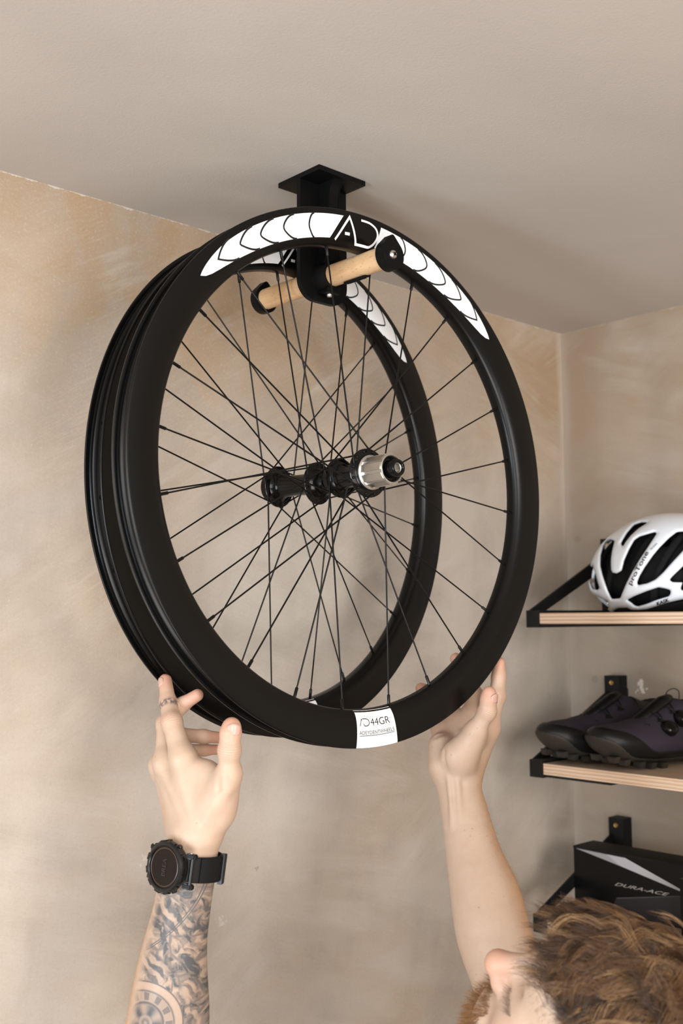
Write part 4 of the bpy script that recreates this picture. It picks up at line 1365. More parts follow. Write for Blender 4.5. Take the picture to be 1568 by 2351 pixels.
def body_prims():
    pr = []
    C = lambda a, b, ra, rb, k=.012: pr.append(Cone(a, b, ra, rb, k))
    # --- left forearm (centre line and half widths taken along the arm)
    L = [(LW, .0245), ((-1.0863, -0.2961, 1.5880), .0262), ((-1.0900, -0.2939, 1.5668), .0272), ((-1.0943, -0.2935, 1.5424), .0278), ((-1.0999, -0.2908, 1.5102), .0310), ((-1.1036, -0.2899, 1.4779), .0354), ((-1.1075, -0.2899, 1.4339), .0408), (tuple(LELB), .0420)]
    limb(pr, L)
    C(tuple(LELB), tuple(LSHO), .044, .054, .03)
    # --- left hand
    I, Mi, R_, P_, T = (LEFT[q] for q in ('index', 'middle', 'ring', 'little', 'thumb'))
    C((-1.0816, -0.3052, 1.6237), I[0][0], .0195, .0125, .014)
    C((-1.0835, -0.2923, 1.6222), Mi[0][0], .0185, .0118, .012)
    C((-1.0808, -0.2781, 1.6199), R_[0][0], .0165, .0108, .012)
    C((-1.0769, -0.2677, 1.6179), P_[0][0], .0150, .0100, .012)
    C((-1.0787, -0.3110, 1.6263), T[0][0], .0190, .0170, .014)
    C(T[0][0], (-1.0739, -0.3409, 1.6729), .0170, .0126, .012)
    C((-1.0732, -0.3259, 1.6581), (-1.0801, -0.3008, 1.6826), .0150, .0125, .016)
    C((-1.0762, -0.3135, 1.6482), (-1.0820, -0.2840, 1.6722), .0150, .0135, .014)
    C((-1.0742, -0.3331, 1.6786), (-1.0749, -0.3143, 1.6856), .0070, .0070, .014)          # web of the thumb
    # knuckles, tendons, wrist bone
    for q, r in ((I[0][0], .0128), (Mi[0][0], .0126), (R_[0][0], .0116), (P_[0][0], .0106)):
        pr.append(Ell(np.array(q), (r, r, r), k=.006))
    V3 = lambda q: np.array(q)
    out = -CAM_F * .0030 - CAM_R * .0012
    for q, w, r in ((I[0][0], (-1.0936, -0.3145, 1.6331), .0048), (Mi[0][0], (-1.0962, -0.3066, 1.6323), .0050), (R_[0][0], (-1.0954, -0.2962, 1.6309), .0046)):
        C(V3(q) - CAM_F * .0100 - CAM_R * .003, V3(w), r, .0034, .006)
    C((-1.0874, -0.3262, 1.6359), (-1.0805, -0.3505, 1.6682), .0034, .0040, .007)            # thumb tendon
    for n, j in LEFT.items():
        chain(pr, j, 'l_' + n)
    # finger pads and joint thickness
    for n, s in (('index', .0106), ('middle', .0098)):
        pr.append(Ell(np.array(LEFT[n][1][0]), (s, s, s), k=.004, g='l_' + n))
    pr.append(Ell(np.array((-1.0781, -0.3525, 1.7073)), (.0112, .0112, .0112), k=.005, g='l_thumb'))
    pr.append(Ell(np.array((-1.0746, -0.3472, 1.6840)), (.0124, .0124, .0124), k=.006, g='l_thumb'))
    # --- right forearm
    Rr = [((-0.6958, -0.3185, 1.6357), .0252), ((-0.6958, -0.3253, 1.6149), .0262), ((-0.6973, -0.3322, 1.5956), .0284), ((-0.7084, -0.3564, 1.5468), .0336), ((-0.7191, -0.3822, 1.5068), .0408), ((-0.7331, -0.4053, 1.4689), .0425), ((-0.7424, -0.4359, 1.4253), .0415), (tuple(RELB), .0405)]
    limb(pr, Rr)
    C(tuple(RELB), tuple(RSHO), .043, .054, .03)
    for a, b in (((-0.7202, -0.3271, 1.6434), (-0.7292, -0.3409, 1.5839)), ((-0.7152, -0.3370, 1.6417), (-0.7238, -0.3490, 1.5869))):
        C(a, b, .0028, .0022, .006)
    # --- right hand (palm towards us)
    I, Mi, R_, P_, T = (RIGHT[q] for q in ('index', 'middle', 'ring', 'little', 'thumb'))
    C((-0.6859, -0.3260, 1.6436), I[0][0], .0190, .0138, .014)
    C((-0.6889, -0.3177, 1.6430), Mi[0][0], .0180, .0138, .014)
    C((-0.6935, -0.3107, 1.6428), R_[0][0], .0180, .0132, .014)
    C((-0.6995, -0.3029, 1.6464), P_[0][0], .0180, .0126, .014)
    C((-0.7125, -0.3083, 1.6542), (-0.7040, -0.3001, 1.6772), .0170, .0160, .010)       # heel below the little finger
    C((-0.7041, -0.3350, 1.6623), (-0.7012, -0.3546, 1.6963), .0195, .0140, .012)          # ball of the thumb
    pr.append(Ell(np.array((-0.7124, -0.3351, 1.6695)), (.0195, .0195, .0195), k=.010))
    C((-0.6860, -0.3487, 1.6915), (-0.6674, -0.3446, 1.6952), .0110, .0110, .014)
    C((-0.6734, -0.3240, 1.6448), (-0.6526, -0.3368, 1.6979), .0130, .0120, .012)           # back of the hand along the edge
    for n, j in RIGHT.items():
        chain(pr, j, 'r_' + n)
    pr.append(Ell(np.array((-0.7008, -0.3751, 1.7242)), (.0112, .0112, .0112), k=.005, g='r_thumb'))
    pr.append(Ell(np.array((-0.6458, -0.3459, 1.7390)), (.0110, .0110, .0110), k=.004, g='r_index'))
    # crease beside the thumb and palm lines
    pr.append(Cone((-0.7301, -0.3280, 1.6466), (-0.7279, -0.3281, 1.6729), .0016, .0018, .006, None, True))
    pr.append(Cone((-0.7180, -0.3259, 1.6804), (-0.6934, -0.3323, 1.7006), .0022, .0020, .006, None, True))
    pr.append(Cone((-0.7150, -0.3013, 1.6902), (-0.6830, -0.3145, 1.7008), .0018, .0018, .005, None, True))
    pr.append(Cone((-1.0933, -0.3505, 1.6845), (-1.0879, -0.3467, 1.6699), .0020, .0012, .005, None, True))   # crease at the thumb web
    for (x, y, d), dx in (((524, 1731, 1.0735), 11), ((524, 1737, 1.0735), 9), ((528, 1717, 1.0735), 9), ((388, 1667, 1.1395), 8), ((387, 1660, 1.1395), 6)):
        pass
    # --- head: skull, face, nose, brow, eye, ear, jaw, neck
    pr.append(Ell(hp(-.012, 0, .028), (.098, .075, .080), HA, .02))
    pr.append(Ell(hp(.030, 0, -.020), (.066, .062, .080), HA, .03))
    pr.append(Ell(hp(.048, 0, -.078), (.046, .045, .040), HA, .03))
    pr.append(Cone(hp(.076, -.024, .034), hp(.076, .024, .034), .016, .016, .02))
    pr.append(Cone(hp(.082, 0, .022), hp(.1085, 0, -.016), .0085, .0105, .010))
    pr.append(Ell(hp(.1085, 0, -.019), (.0115, .0115, .0105), HA, .008))
    for s in (-1, 1):
        pr.append(Ell(hp(.095, s * .0125, -.0235), (.0115, .0075, .0080), HA, .006))
        pr.append(Ell(hp(.0655, s * .032, .0015), (.0155, .0165, .0150), HA, .006))          # closed lids
        pr.append(Ell(hp(.058, s * .043, -.026), (.026, .022, .020), HA, .022))              # cheekbones
        pr.append(Ell(hp(-.012, s * .074, -.008), (.016, .008, .030), HA, .010))             # ears
        pr.append(Ell(hp(.090, s * .019, .010), (.008, .010, .007), HA, .012, None, True))   # sockets beside the nose
    pr.append(Cone(hp(.088, -.018, -.058), hp(.088, .018, -.058), .0085, .0085, .010))
    pr.append(Cone(hp(.084, -.015, -.070), hp(.084, .015, -.070), .0085, .0085, .010))
    neck = (LSHO + RSHO) / 2 + np.array((0, 0, .055))
    pr.append(Cone(hp(-.030, 0, -.050), neck, .056, .060, .03))
    pr.append(Cone(neck, LSHO, .058, .056, .04))
    pr.append(Cone(neck, RSHO, .058, .056, .04))
    pr.append(Cone(neck, neck + np.array((0.02, -.01, -.34)), .075, .075, .05))
    return pr

def nail(name, parent, P, ax, up, w, l, r, m):
    """curved nail plate: P centre on the surface, ax towards the finger end, up surface normal"""
    ax, up = _v(ax), _v(up)
    ax = ax / np.linalg.norm(ax)
    up = up - ax * (up @ ax)
    up /= np.linalg.norm(up)
    sd = np.cross(ax, up)
    V, F = [], []
    nu, nv = 8, 7
    P = _v(P)
    for lift in (0.0004, -0.0012):
        for j in range(nv):
            b = -1 + 2 * j / (nv - 1)
            ww = w * (1 - 0.22 * max(0, -b) ** 2) * math.sqrt(max(0.0, 1 - (max(0, b) ** 4) * .55))
            for i in range(nu):
                a = -1 + 2 * i / (nu - 1)
                x = a * ww / 2
                drop = r - math.sqrt(max(r * r - x * x, 0))
                bl = b * l / 2 * (1 - 0.25 * a * a * (1 if b > 0 else .6))
                V.append((P + sd * x + ax * bl + up * (lift - drop - max(0, b) ** 2 * .0006)).tolist())
    def idx(s, j, i):
        return s * nu * nv + j * nu + i
    for j in range(nv - 1):
        for i in range(nu - 1):
            F.append((idx(0, j, i), idx(0, j, i + 1), idx(0, j + 1, i + 1), idx(0, j + 1, i)))
            F.append((idx(1, j, i), idx(1, j + 1, i), idx(1, j + 1, i + 1), idx(1, j, i + 1)))
    for j in range(nv - 1):
        F.append((idx(0, j, 0), idx(0, j + 1, 0), idx(1, j + 1, 0), idx(1, j, 0)))
        F.append((idx(0, j + 1, nu - 1), idx(0, j, nu - 1), idx(1, j, nu - 1), idx(1, j + 1, nu - 1)))
    for i in range(nu - 1):
        F.append((idx(0, nv - 1, i), idx(0, nv - 1, i + 1), idx(1, nv - 1, i + 1), idx(1, nv - 1, i)))
        F.append((idx(0, 0, i + 1), idx(0, 0, i), idx(1, 0, i), idx(1, 0, i + 1)))
    return mesh(name, V, F, m, parent, True)

def person():
    root = empty('person', (HEAD[0] + .05, HEAD[1] - .02, 0.0),
                 'person with wavy brown hair and a tattooed forearm, lifting the wheels with both hands', 'person')
    inv = root.matrix_basis.inverted()
    def loc(o):
        o.matrix_parent_inverse = inv
        return o
    pr = body_prims()
    for q in pr:
        q.k = min(q.k, .028)
    V, F = polygonise(field(pr), [p.box() for p in pr], 0.0015, margin=.030, smooth=1)
    sk = skin_mat()
    body = loc(mesh('body', V, F, sk, root, True))
    # vertex colours: rosy finger ends and joints, ring tattoo
    def bump_at(q, r):
        d = np.linalg.norm(V - np.array(q), axis=1)
        return np.exp(-(d / r) ** 2)
    red = np.zeros(len(V))
    for H in (LEFT, RIGHT):
        for n, j in H.items():
            red = np.maximum(red, bump_at(j[-1][0], .0165) * .75)
            red = np.maximum(red, bump_at(j[-2][0], .012) * .30)
            red = np.maximum(red, bump_at(j[1][0], .012) * .22)
    for n in ('index', 'middle', 'ring', 'little'):
        red = np.maximum(red, bump_at(RIGHT[n][0][0], .02) * .25)
    red = np.maximum(red, bump_at(hp(.112, 0, -.018), .022) * .75)
    red = np.maximum(red, bump_at(hp(.06, .05, -.035), .03) * .45)
    d = _v(LEFT['index'][1][0]) - _v(LEFT['index'][2][0])
    c = _v((-1.0805, -0.2448, 1.7467))
    dd = d / np.linalg.norm(d)
    ringm = np.where(np.linalg.norm(V - c, axis=1) < .022, np.exp(-(((V - c) @ dd) / .0042) ** 4), 0)
    def axis_dist(j):
        return np.min([Cone(a, b, ra, rb)(V) for (a, ra), (b, rb) in zip(j[:-1], j[1:])], 0)
    ringm = np.where(axis_dist(LEFT['index']) < axis_dist(LEFT['middle']), ringm, 0)
    outer_brown = np.zeros(len(V))
    for a, b, d, lo, hi in (((-0.6955, -0.3181, 1.6302), RELB, CAM_R + .35 * CAM_F, .006, .036), ((-1.0875, -0.2973, 1.6256), LELB, -CAM_R + .3 * CAM_F, .018, .040)):
        a, b = _v(a), _v(b)
        x = (b - a) / np.linalg.norm(b - a)
        d = d - x * (d @ x)
        d /= np.linalg.norm(d)
        q = V - a
        al = q @ x
        rad = np.linalg.norm(q - al[:, None] * x, axis=1)
        s_ = np.clip((q @ d - lo) / (hi - lo), 0, 1)
        outer_brown = np.maximum(outer_brown, s_ * s_ * (3 - 2 * s_) * (rad < .07) * (al > -.03) * (al < .36) * np.clip((al + .03) / .05, 0, 1))
    ju, jm = np.zeros(len(V)), np.zeros(len(V))
    for H, n, k, r in ((LEFT, 'index', 1, .0125), (LEFT, 'index', 2, .009), (LEFT, 'thumb', 2, .0125), (LEFT, 'middle', 1, .010), (RIGHT, 'thumb', 2, .012), (RIGHT, 'index', 1, .010),
                       (RIGHT, 'index', 2, .008), (LEFT, 'middle', 2, .008)):
        j = H[n]
        c, d = _v(j[k][0]), _v(j[k + 1][0]) - _v(j[k - 1][0])
        d /= np.linalg.norm(d)
        q = V - c
        m_ = np.exp(-(np.linalg.norm(q - 0 * d, axis=1) / r) ** 2 * 1.0) * np.exp(-((q @ d) / (r * .55)) ** 2) * 2.2
        m_ = np.clip(m_, 0, 1)
        big_ = m_ > jm
        jm = np.where(big_, m_, jm)
        ju = np.where(big_, q @ d, ju)
    hq = (V - HEAD) @ HA.T
    f_, l_, u_ = hq[:, 0], np.abs(hq[:, 1]), hq[:, 2]
    scalp = ((u_ > .058 + np.maximum(0, f_ - .05) * .4) | ((f_ < .012) & (u_ > .020)) | ((f_ < -.035) & (u_ > -.075))) & (np.linalg.norm(hq, axis=1) < .16)
    scalp = scalp.astype(float)
    at = body.data.attributes.new('joint', 'FLOAT_VECTOR', 'POINT')
    at.data.foreach_set('vector', np.stack([ju, jm, scalp], 1).ravel())
    at = body.data.attributes.new('tint', 'FLOAT_COLOR', 'POINT')
    at.data.foreach_set('color', np.stack([red, ringm, outer_brown, np.ones(len(V))], 1).ravel())
    # tattoo coordinates on the left forearm
    A = _v((-1.0850, -0.2973, 1.5880))
    B = LELB
    ax = (B - A) / np.linalg.norm(B - A)
    side = CAM_R - ax * (CAM_R @ ax)
    side /= np.linalg.norm(side)
    q = V - A
    al = q @ ax
    rad = np.linalg.norm(q - al[:, None] * ax, axis=1)
    w = ((al > .008) & (al < .30) & (rad < .062)).astype(float) * np.clip((al - .008) / .006, 0, 1)
    edge = np.clip((q @ side + .030 + al * .045) / .008, 0, 1)            # bare strip on the outer edge of the arm
    w = w * (0.12 + 0.88 * edge)
    at = body.data.attributes.new('ink', 'FLOAT_VECTOR', 'POINT')
    at.data.foreach_set('vector', np.stack([al, q @ side, w], 1).ravel())
    # finger nails
    nm = new_mat('finger_nail', (0.56, 0.33, 0.265), 0.25, 0, 0.5)
    dirs = lambda j: _v(j[-1][0]) - _v(j[-2][0])
    def place(c, axd, up, w, l, r):
        c, axd, up = _v(c), _v(axd), _v(up)
        axd = axd / np.linalg.norm(axd)
        up = up - axd * (up @ axd)
        up /= np.linalg.norm(up)
        q = V - c
        h_ = q @ up
        lat_ = np.linalg.norm(q - h_[:, None] * up, axis=1)
        near = (lat_ < .0028) & (h_ > 0) & (h_ < .02)
        h_ = h_[near].mean() if near.any() else r
        nail('finger_nail', body, c + up * (h_ + .0006), axd, up, w, l, r, nm)
    T = LEFT['thumb']
    place(_v((-1.0756, -0.3523, 1.7288)), _v(T[4][0]) - _v(T[2][0]), -CAM_F * .93 + CAM_R * .30, .0150, .0120, .0105)
    I = LEFT['index']
    place(_v(I[3][0]) - dirs(I) / np.linalg.norm(dirs(I)) * .0030, dirs(I), -CAM_R * .75 - CAM_F * .62, .0108, .0105, .0080)
    T = RIGHT['thumb']
    place(_v((-0.7021, -0.3791, 1.7430)), _v(T[4][0]) - _v(T[2][0]), CAM_R * .66 - CAM_F * .70, .0130, .0115, .0100)
    return root, body, V, loc
PERSON, BODY, BODY_V, PLOC = person()

# ---------------------------------------------------------------- wrist watch
def watch():
    wc = np.array((-1.0850, -0.2973, 1.5880))
    ax = np.array((-1.0817, -0.2984, 1.6140)) - np.array((-1.0883, -0.2962, 1.5622))
    ax /= np.linalg.norm(ax)                            # towards the hand
    N = -CAM_F * .80 - CAM_R * .60
    N = N - ax * (N @ ax)
    N /= np.linalg.norm(N)
    T = np.cross(ax, N)
    if T @ CAM_R < 0:
        T = -T
    root = empty('wrist_watch', wc.tolist(), 'round black sports watch on a black strap around the left wrist', 'watch')
    inv = root.matrix_basis.inverted()
    def loc(o):
        o.matrix_parent_inverse = inv
        return o
    pl = black_mat('black_watch_plastic', 0.005, 0.36, 0.3)
    ring = black_mat('dark_bezel_metal', 0.006, 0.26, 0.4)
    C = wc + N * .0345
    loc(lathe_obj('case', [(0.0, -.0075), (.0205, -.0075), (.0225, -.0060), (.0236, -.0020), (.0240, .0010), (.0228, .0022), (.0, .0022)], C, N, pl, root, 64, deg=25))
    bz = loc(lathe_obj('bezel', [(.0238, .0008), (.0250, .0016), (.0253, .0034), (.0246, .0052), (.0232, .0062), (.0212, .0062), (.0205, .0054), (.0204, .0040)], C, N, ring, root, 72, deg=30))
    bits = []
    for k in range(12):
        c, s = math.cos(k * PI / 6 + .26), math.sin(k * PI / 6 + .26)
        e = ax * c + T * s
        f = -ax * s + T * c
        p = C + e * .0248 + N * .0030
        q = [p + e * a * .0012 + f * b * .0034 + N * h * .0020 for a in (-1, 1) for b in (-1, 1) for h in (-1, 1)]
        bits.append(([v.tolist() for v in q], [(0, 1, 3, 2), (4, 6, 7, 5), (0, 4, 5, 1), (2, 3, 7, 6), (0, 2, 6, 4), (1, 5, 7, 3)]))
    V, F = merge(bits)
    loc(mesh('bezel_notch', V, F, pl, root))
    glass = new_mat('dark_glass', (0.006, 0.004, 0.003), 0.08, 0, 0.25)
    loc(lathe_obj('screen', [(0.0, .0049), (.0150, .0048), (.0206, .0046)], C, N, glass, root, 64))
    rd = new_mat('brown_dial_ring', (0.045, 0.018, 0.012), 0.35)
    loc(lathe_obj('dial_ring', [(.0178, .0050), (.0185, .0052), (.0190, .0050)], C, N, rd, root, 64))
    V2, F2 = text_mesh('BREA', 1.0)
    mn, mx = V2[:, :2].min(0), V2[:, :2].max(0)
    V2 = (V2[:, :2] - (mn + mx) / 2) / (mx - mn)[0] * .017
    loc(mesh('screen_digits', [(C + N * .0053 + ax * a - T * b).tolist() for a, b in V2], F2, new_mat('dim_digits', (0.018, 0.015, 0.014), 0.4), root))
    # buttons on the hand side and the elbow side
    for c, s in ((.86, .5), (.99, -.1), (-.86, .5), (-.99, -.1), (-.82, -.57), (.82, -.57)):
        e = ax * c + T * s
        b = lathe_obj('button', [(0.0, .0022), (.0022, .0020), (.0028, .0012), (.0028, -.002)], C + e * .0247 - N * .0008, e, ring, root, 20)
        loc(b)
    # lugs and bars on both sides
    for sg in (-1, 1):
        for u in (-1, 1):
            p = C + T * sg * .0262 + ax * u * .0145 - N * .0040
            bm = bmesh.new()
            q = [p + T * a * .0055 + ax * b * .0028 + N * (h * .0032 - (a * sg > 0) * .0022) for a in (-1, 1) for b in (-1, 1) for h in (-1, 1)]
            vs = [bm.verts.new(v.tolist()) for v in q]
            for f in ((0, 1, 3, 2), (4, 6, 7, 5), (0, 4, 5, 1), (2, 3, 7, 6), (0, 2, 6, 4), (1, 5, 7, 3)):
                bm.faces.new([vs[i] for i in f])
            bmesh.ops.bevel(bm, geom=list(bm.edges), offset=.0012, segments=2, affect='EDGES')
            loc(auto_smooth(bmobj('lug', bm, pl, root), 40))
            loc(lathe_obj('lug_screw', [(0.0, .0006), (.0014, .0006), (.0016, 0.0)], p + ax * u * .0028, ax * u, MAT['screw'], root, 14))
        p = C + T * sg * .0285 - N * .0045
        V, F = tube([p - ax * .0125, p + ax * .0125], .0021, 10)
        loc(auto_smooth(mesh('spring_bar', V, F, ring, root), 40))
    # strap around the wrist
    def band(name, a0, a1, hw, r0, r1, m, n=40):
        V, F = [], []
        prof = [(-hw, r0), (-hw, r1 - .0006), (-hw + .0008, r1), (hw - .0008, r1), (hw, r1 - .0006), (hw, r0)]
        for i in range(n + 1):
            t = math.radians(a0 + (a1 - a0) * i / n)
            e = N * math.cos(t) + T * math.sin(t)
            # flatter near the case, round underneath
            ex = 1.0 + .10 * math.cos(t) ** 2
            for h, r in prof:
                V.append((wc + e * r * ex + ax * h).tolist())
        K = len(prof)
        for i in range(n):
            for k in range(K):
                l = (k + 1) % K
                F.append((i * K + k, i * K + l, (i + 1) * K + l, (i + 1) * K + k))
        F.append(tuple(range(K))[::-1])
        F.append(tuple(n * K + k for k in range(K)))
        return loc(auto_smooth(mesh(name, V, F, m, root), 35))
    st = black_mat('black_woven_strap', 0.006, 0.6, 0.2, 1400)
    band('strap', 42, 318, .0125, .0272, .0298, st, 72)
    band('strap_tail', 60, 150, .0122, .0298, .0318, st, 30)
    band('strap_end', 18, 46, .0112, .0290, .0318, ring, 12)
    band('strap_end', 314, 342, .0112, .0290, .0318, ring, 12)
    band('strap_keeper', 112, 126, .0150, .0296, .0342, pl, 8)
watch()

# ---------------------------------------------------------------- hair, beard, brows
def strands(name, G, rad, tone, m, parent, sides=3):
    """G: (n, k, 3) points; rad: (n, k); tone: (n,)"""
    n, k, _ = G.shape
    d = np.gradient(G, axis=1)
    d /= np.maximum(np.linalg.norm(d, axis=2, keepdims=True), 1e-9)
    ref = np.where(np.abs(d[..., 2:3]) < 0.9, np.array((0, 0, 1.0)), np.array((1.0, 0, 0)))
    u = np.cross(ref, d)
    u /= np.maximum(np.linalg.norm(u, axis=2, keepdims=True), 1e-9)
    v = np.cross(d, u)
    V = np.stack([G + rad[..., None] * (math.cos(a) * u + math.sin(a) * v) for a in np.arange(sides) * 2 * PI / sides], 2)   # n,k,s,3
    V = V.reshape(-1, 3)
    i = np.arange(n)[:, None, None] * k * sides
    j = np.arange(k - 1)[None, :, None] * sides
    s = np.arange(sides)[None, None, :]
    s2 = (s + 1) % sides
    Q = np.stack([i + j + s, i + j + s2, i + j + sides + s2, i + j + sides + s], -1).reshape(-1, 4)
    me = bpy.data.meshes.new(name)
    me.vertices.add(len(V))
    me.vertices.foreach_set('co', V.ravel())
    me.loops.add(Q.size)
    me.loops.foreach_set('vertex_index', Q.ravel().astype(np.int32))
    me.polygons.add(len(Q))
    me.polygons.foreach_set('loop_start', (np.arange(len(Q)) * 4).astype(np.int32))
    me.polygons.foreach_set('use_smooth', np.ones(len(Q), bool))
    me.update(calc_edges=True)
    at = me.attributes.new('tone', 'FLOAT', 'POINT')
    at.data.foreach_set('value', np.repeat(tone, k * sides))
    me.materials.append(m)
    return link(bpy.data.objects.new(name, me), parent)

def hair_mat(name, stops):
    m = new_mat(name, rough=0.33, spec=0.5)
    t = NT(m)
    a = t.n('ShaderNodeAttribute', attribute_name='tone').outputs['Fac']
    t.base(t.ramp(a, stops))
    return m

def hair():
    R = np.array((.106, .080, .083))                     # scalp ellipsoid in head axes
    cen = np.array((-.012, 0, .028))
    def surf(q):
        q = q - cen
        return cen + q / np.linalg.norm(q / R, axis=-1, keepdims=True)
    def norm(q):
        w = (q - cen) / R ** 2
        return w / np.linalg.norm(w, axis=-1, keepdims=True)
    def on_scalp(q):
        f, l, u = q[..., 0], np.abs(q[..., 1]), q[..., 2]
        front = u > .050 + np.maximum(0, f - .05) * .35
        side = (f < .026 - np.maximum(0, .02 - u) * .35) & (u > -.035) & (l > .03)
        back = (f < -.035) & (u > -.075)
        ear = (l > .055) & (f > -.036) & (f < .012) & (u < .016)
        return (front | side | back) & ~ear
    nrm = rng.normal(size=(9000, 3))
    P = surf(cen + nrm / np.linalg.norm(nrm, axis=1, keepdims=True) * .1)
    P = P[on_scalp(P)]
    P = P[:1150]
    nm_ = len(P)
    # fringe in front of the forehead, and a few locks of its upper edge that stand up
    nf, ns = 95, 7
    fr_ = np.stack([rng.uniform(.040, .078, nf + ns), rng.uniform(-.045, .040, nf + ns), rng.uniform(.045, .085, nf + ns)], 1)
    fr_[nf:, 1] = rng.uniform(-.040, -.005, ns)
    P = np.concatenate([P, surf(fr_)])
    nc = len(P)
    kind = np.concatenate([np.zeros(nm_, int), np.ones(nf, int), np.full(ns, 2)])
    def flow(q, sw):
        f, l, u = q[..., 0:1], q[..., 1:2], q[..., 2:3]
        d = np.concatenate([1.0 + 0 * f - 1.4 * (f < -.06), np.sign(l) * .25 * (np.abs(l) > .03) + .25, -.20 - .9 * (f < -.06) - .55 * (np.abs(l) > .055)], -1)
        d = d + sw
        n = norm(q)
        d = d - n * (d * n).sum(-1, keepdims=True)
        return d / np.linalg.norm(d, axis=-1, keepdims=True)
    # smooth random swirl shared by neighbouring locks
    ph = rng.uniform(0, 6.28, (6, 3))
    fr = rng.normal(size=(6, 3)) * 38
    def swirl(q):
        return sum(np.sin(q @ fr[i][:, None] * 1.0 + ph[i][None]) for i in range(6)) * .30
    K = 13
    L = rng.uniform(.050, .088, nc)
    L = np.where(P[:, 0] > .045, L * .85, L)
    H = rng.uniform(.003, .014, nc) + .004 * (P[:, 0] > .03)
    guide = np.zeros((nc, K, 3))
    q = P.copy()
    curl_ph = rng.uniform(0, 6.28, nc)
    curl_n = rng.uniform(.8, 1.9, nc)
    for k in range(K):
        t = k / (K - 1)
        hgt = H * (1 - np.exp(-t * 5)) * (1 - .45 * t ** 2)
        n = norm(q)
        d = flow(q, swirl(P) + .35 * rng.normal(size=(1, 3)) * 0)
        side = np.cross(n, d)
        wob = (np.sin(curl_ph + t * 6.28 * curl_n) - np.sin(curl_ph)) * .0095 * (0.3 + t)
        guide[:, k] = q + n * (hgt[:, None] + .0035 * np.cos(curl_ph + t * 6.28 * curl_n)[:, None] * t) + side * wob[:, None]
        q = surf(q + d * (L / (K - 1))[:, None])
    for i in np.nonzero(kind > 0)[0]:
        d0 = np.array((1.0, rng.normal(0, .18), .20 if kind[i] == 1 else .25)) + rng.normal(size=3) * .10
        d1 = np.array((.35, rng.normal(0, .3) + .15, -.95)) if kind[i] == 1 else np.array((.75, rng.normal(0, .3), .15))
        q = P[i].copy()
        ln = rng.uniform(.032, .050) if kind[i] == 1 else rng.uniform(.028, .040)
        for k in range(K):
            guide[i, k] = q
            t = k / (K - 1)
            d = d0 * (1 - t) + d1 * t
            q = q + d / np.linalg.norm(d) * ln / (K - 1)
    # one loose curl at the crown
    ic = np.argmin(np.linalg.norm(P[:nm_] - surf(np.array((-.015, .012, .12))), axis=1))
    # a few locks that stick out of the outline
    stray = (rng.random(nc) < .06) & (kind == 0)
    for k in range(K):
        t = k / (K - 1)
        guide[stray, k] += norm(P[stray]) * (.018 * t ** 1.6)
        guide[ic, k] = P[ic] + norm(P[ic]) * .034 * t + np.array((.012 * math.sin(t * 2.6), 0, 0))
    S = 21
    Gs, rads, tones = [], [], []
    jit = rng.normal(size=(nc, S, 3)) * .0036
    jit -= norm(P)[:, None] * (jit * norm(P)[:, None]).sum(-1, keepdims=True)
    root_t = np.linspace(0, 1, K)
    conv = (1.0 - .62 * root_t)[None, None, :, None]
    fz = rng.normal(size=(nc, S, 1, 3)) * .0016 * root_t[None, None, :, None] ** 1.5
    fz2 = np.sin(root_t[None, None, :, None] * rng.uniform(4, 12, (nc, S, 1, 1)) + rng.uniform(0, 6, (nc, S, 1, 3))) * .0006
    G = guide[:, None] + jit[:, :, None] * conv + fz + fz2
    Ls = rng.uniform(.70, 1.0, (nc, S))
    # shorten by resampling along the strand
    idx = Ls[..., None] * root_t * (K - 1)
    i0 = np.minimum(idx.astype(int), K - 2)
    w = (idx - i0)[..., None]
    A = np.arange(nc)[:, None, None]
    B = np.arange(S)[None, :, None]
    G = G[A, B, i0] * (1 - w) + G[A, B, i0 + 1] * w
    # cut the locks back where they would hang over the face
    fz_ = (G[..., 0] > .036) & (G[..., 2] < .046 + (G[..., 0] - .036) * .25)
    fz_ |= (G[..., 0] > .022) & (G[..., 2] < .012)
    first = np.where(fz_.any(-1), fz_.argmax(-1), K)
    first = np.where((kind > 0)[:, None], K, first)
    fac = np.where(first < K, np.maximum(first - 1, 0.6) / (K - 1) * rng.uniform(.85, 1.12, first.shape), 1.0)
    idx = fac[..., None] * root_t * (K - 1)
    i0 = np.minimum(idx.astype(int), K - 2)
    w = (idx - i0)[..., None]
    G = G[A, B, i0] * (1 - w) + G[A, B, i0 + 1] * w
    lt = np.clip(rng.normal(.42, .26, nc), 0, 1)
    tone = np.clip(lt[:, None] + rng.normal(0, .10, (nc, S)), 0, 1)
    r = .00020 * (1 - root_t ** 3 * .8)
    G = G.reshape(-1, K, 3)
    Gw = HEAD + G @ HA
    m = hair_mat('brown_hair', [(0.0, (0.022, 0.009, 0.003)), (0.35, (0.085, 0.038, 0.013)), (0.65, (0.21, 0.105, 0.043)), (1.0, (0.40, 0.24, 0.115))])
    PLOC(strands('hair', Gw, np.tile(r, (len(Gw), 1)), tone.ravel(), m, PERSON))
    # --- beard and moustache
    bm_ = hair_mat('ginger_beard', [(0.0, (0.10, 0.040, 0.012)), (0.6, (0.34, 0.155, 0.050)), (1.0, (0.50, 0.27, 0.10))])
    Q = (BODY_V - HEAD) @ HA.T
    f, l, u = Q[:, 0], np.abs(Q[:, 1]), Q[:, 2]
    okb = (f < .125) & ((u < -.044) & (u > -.125) & (f > .010) & (l < .062)) & ~((u > -.072) & (u < -.052) & (l < .021) & (f > .07)) & ~((u > -.060) & (l > .028))
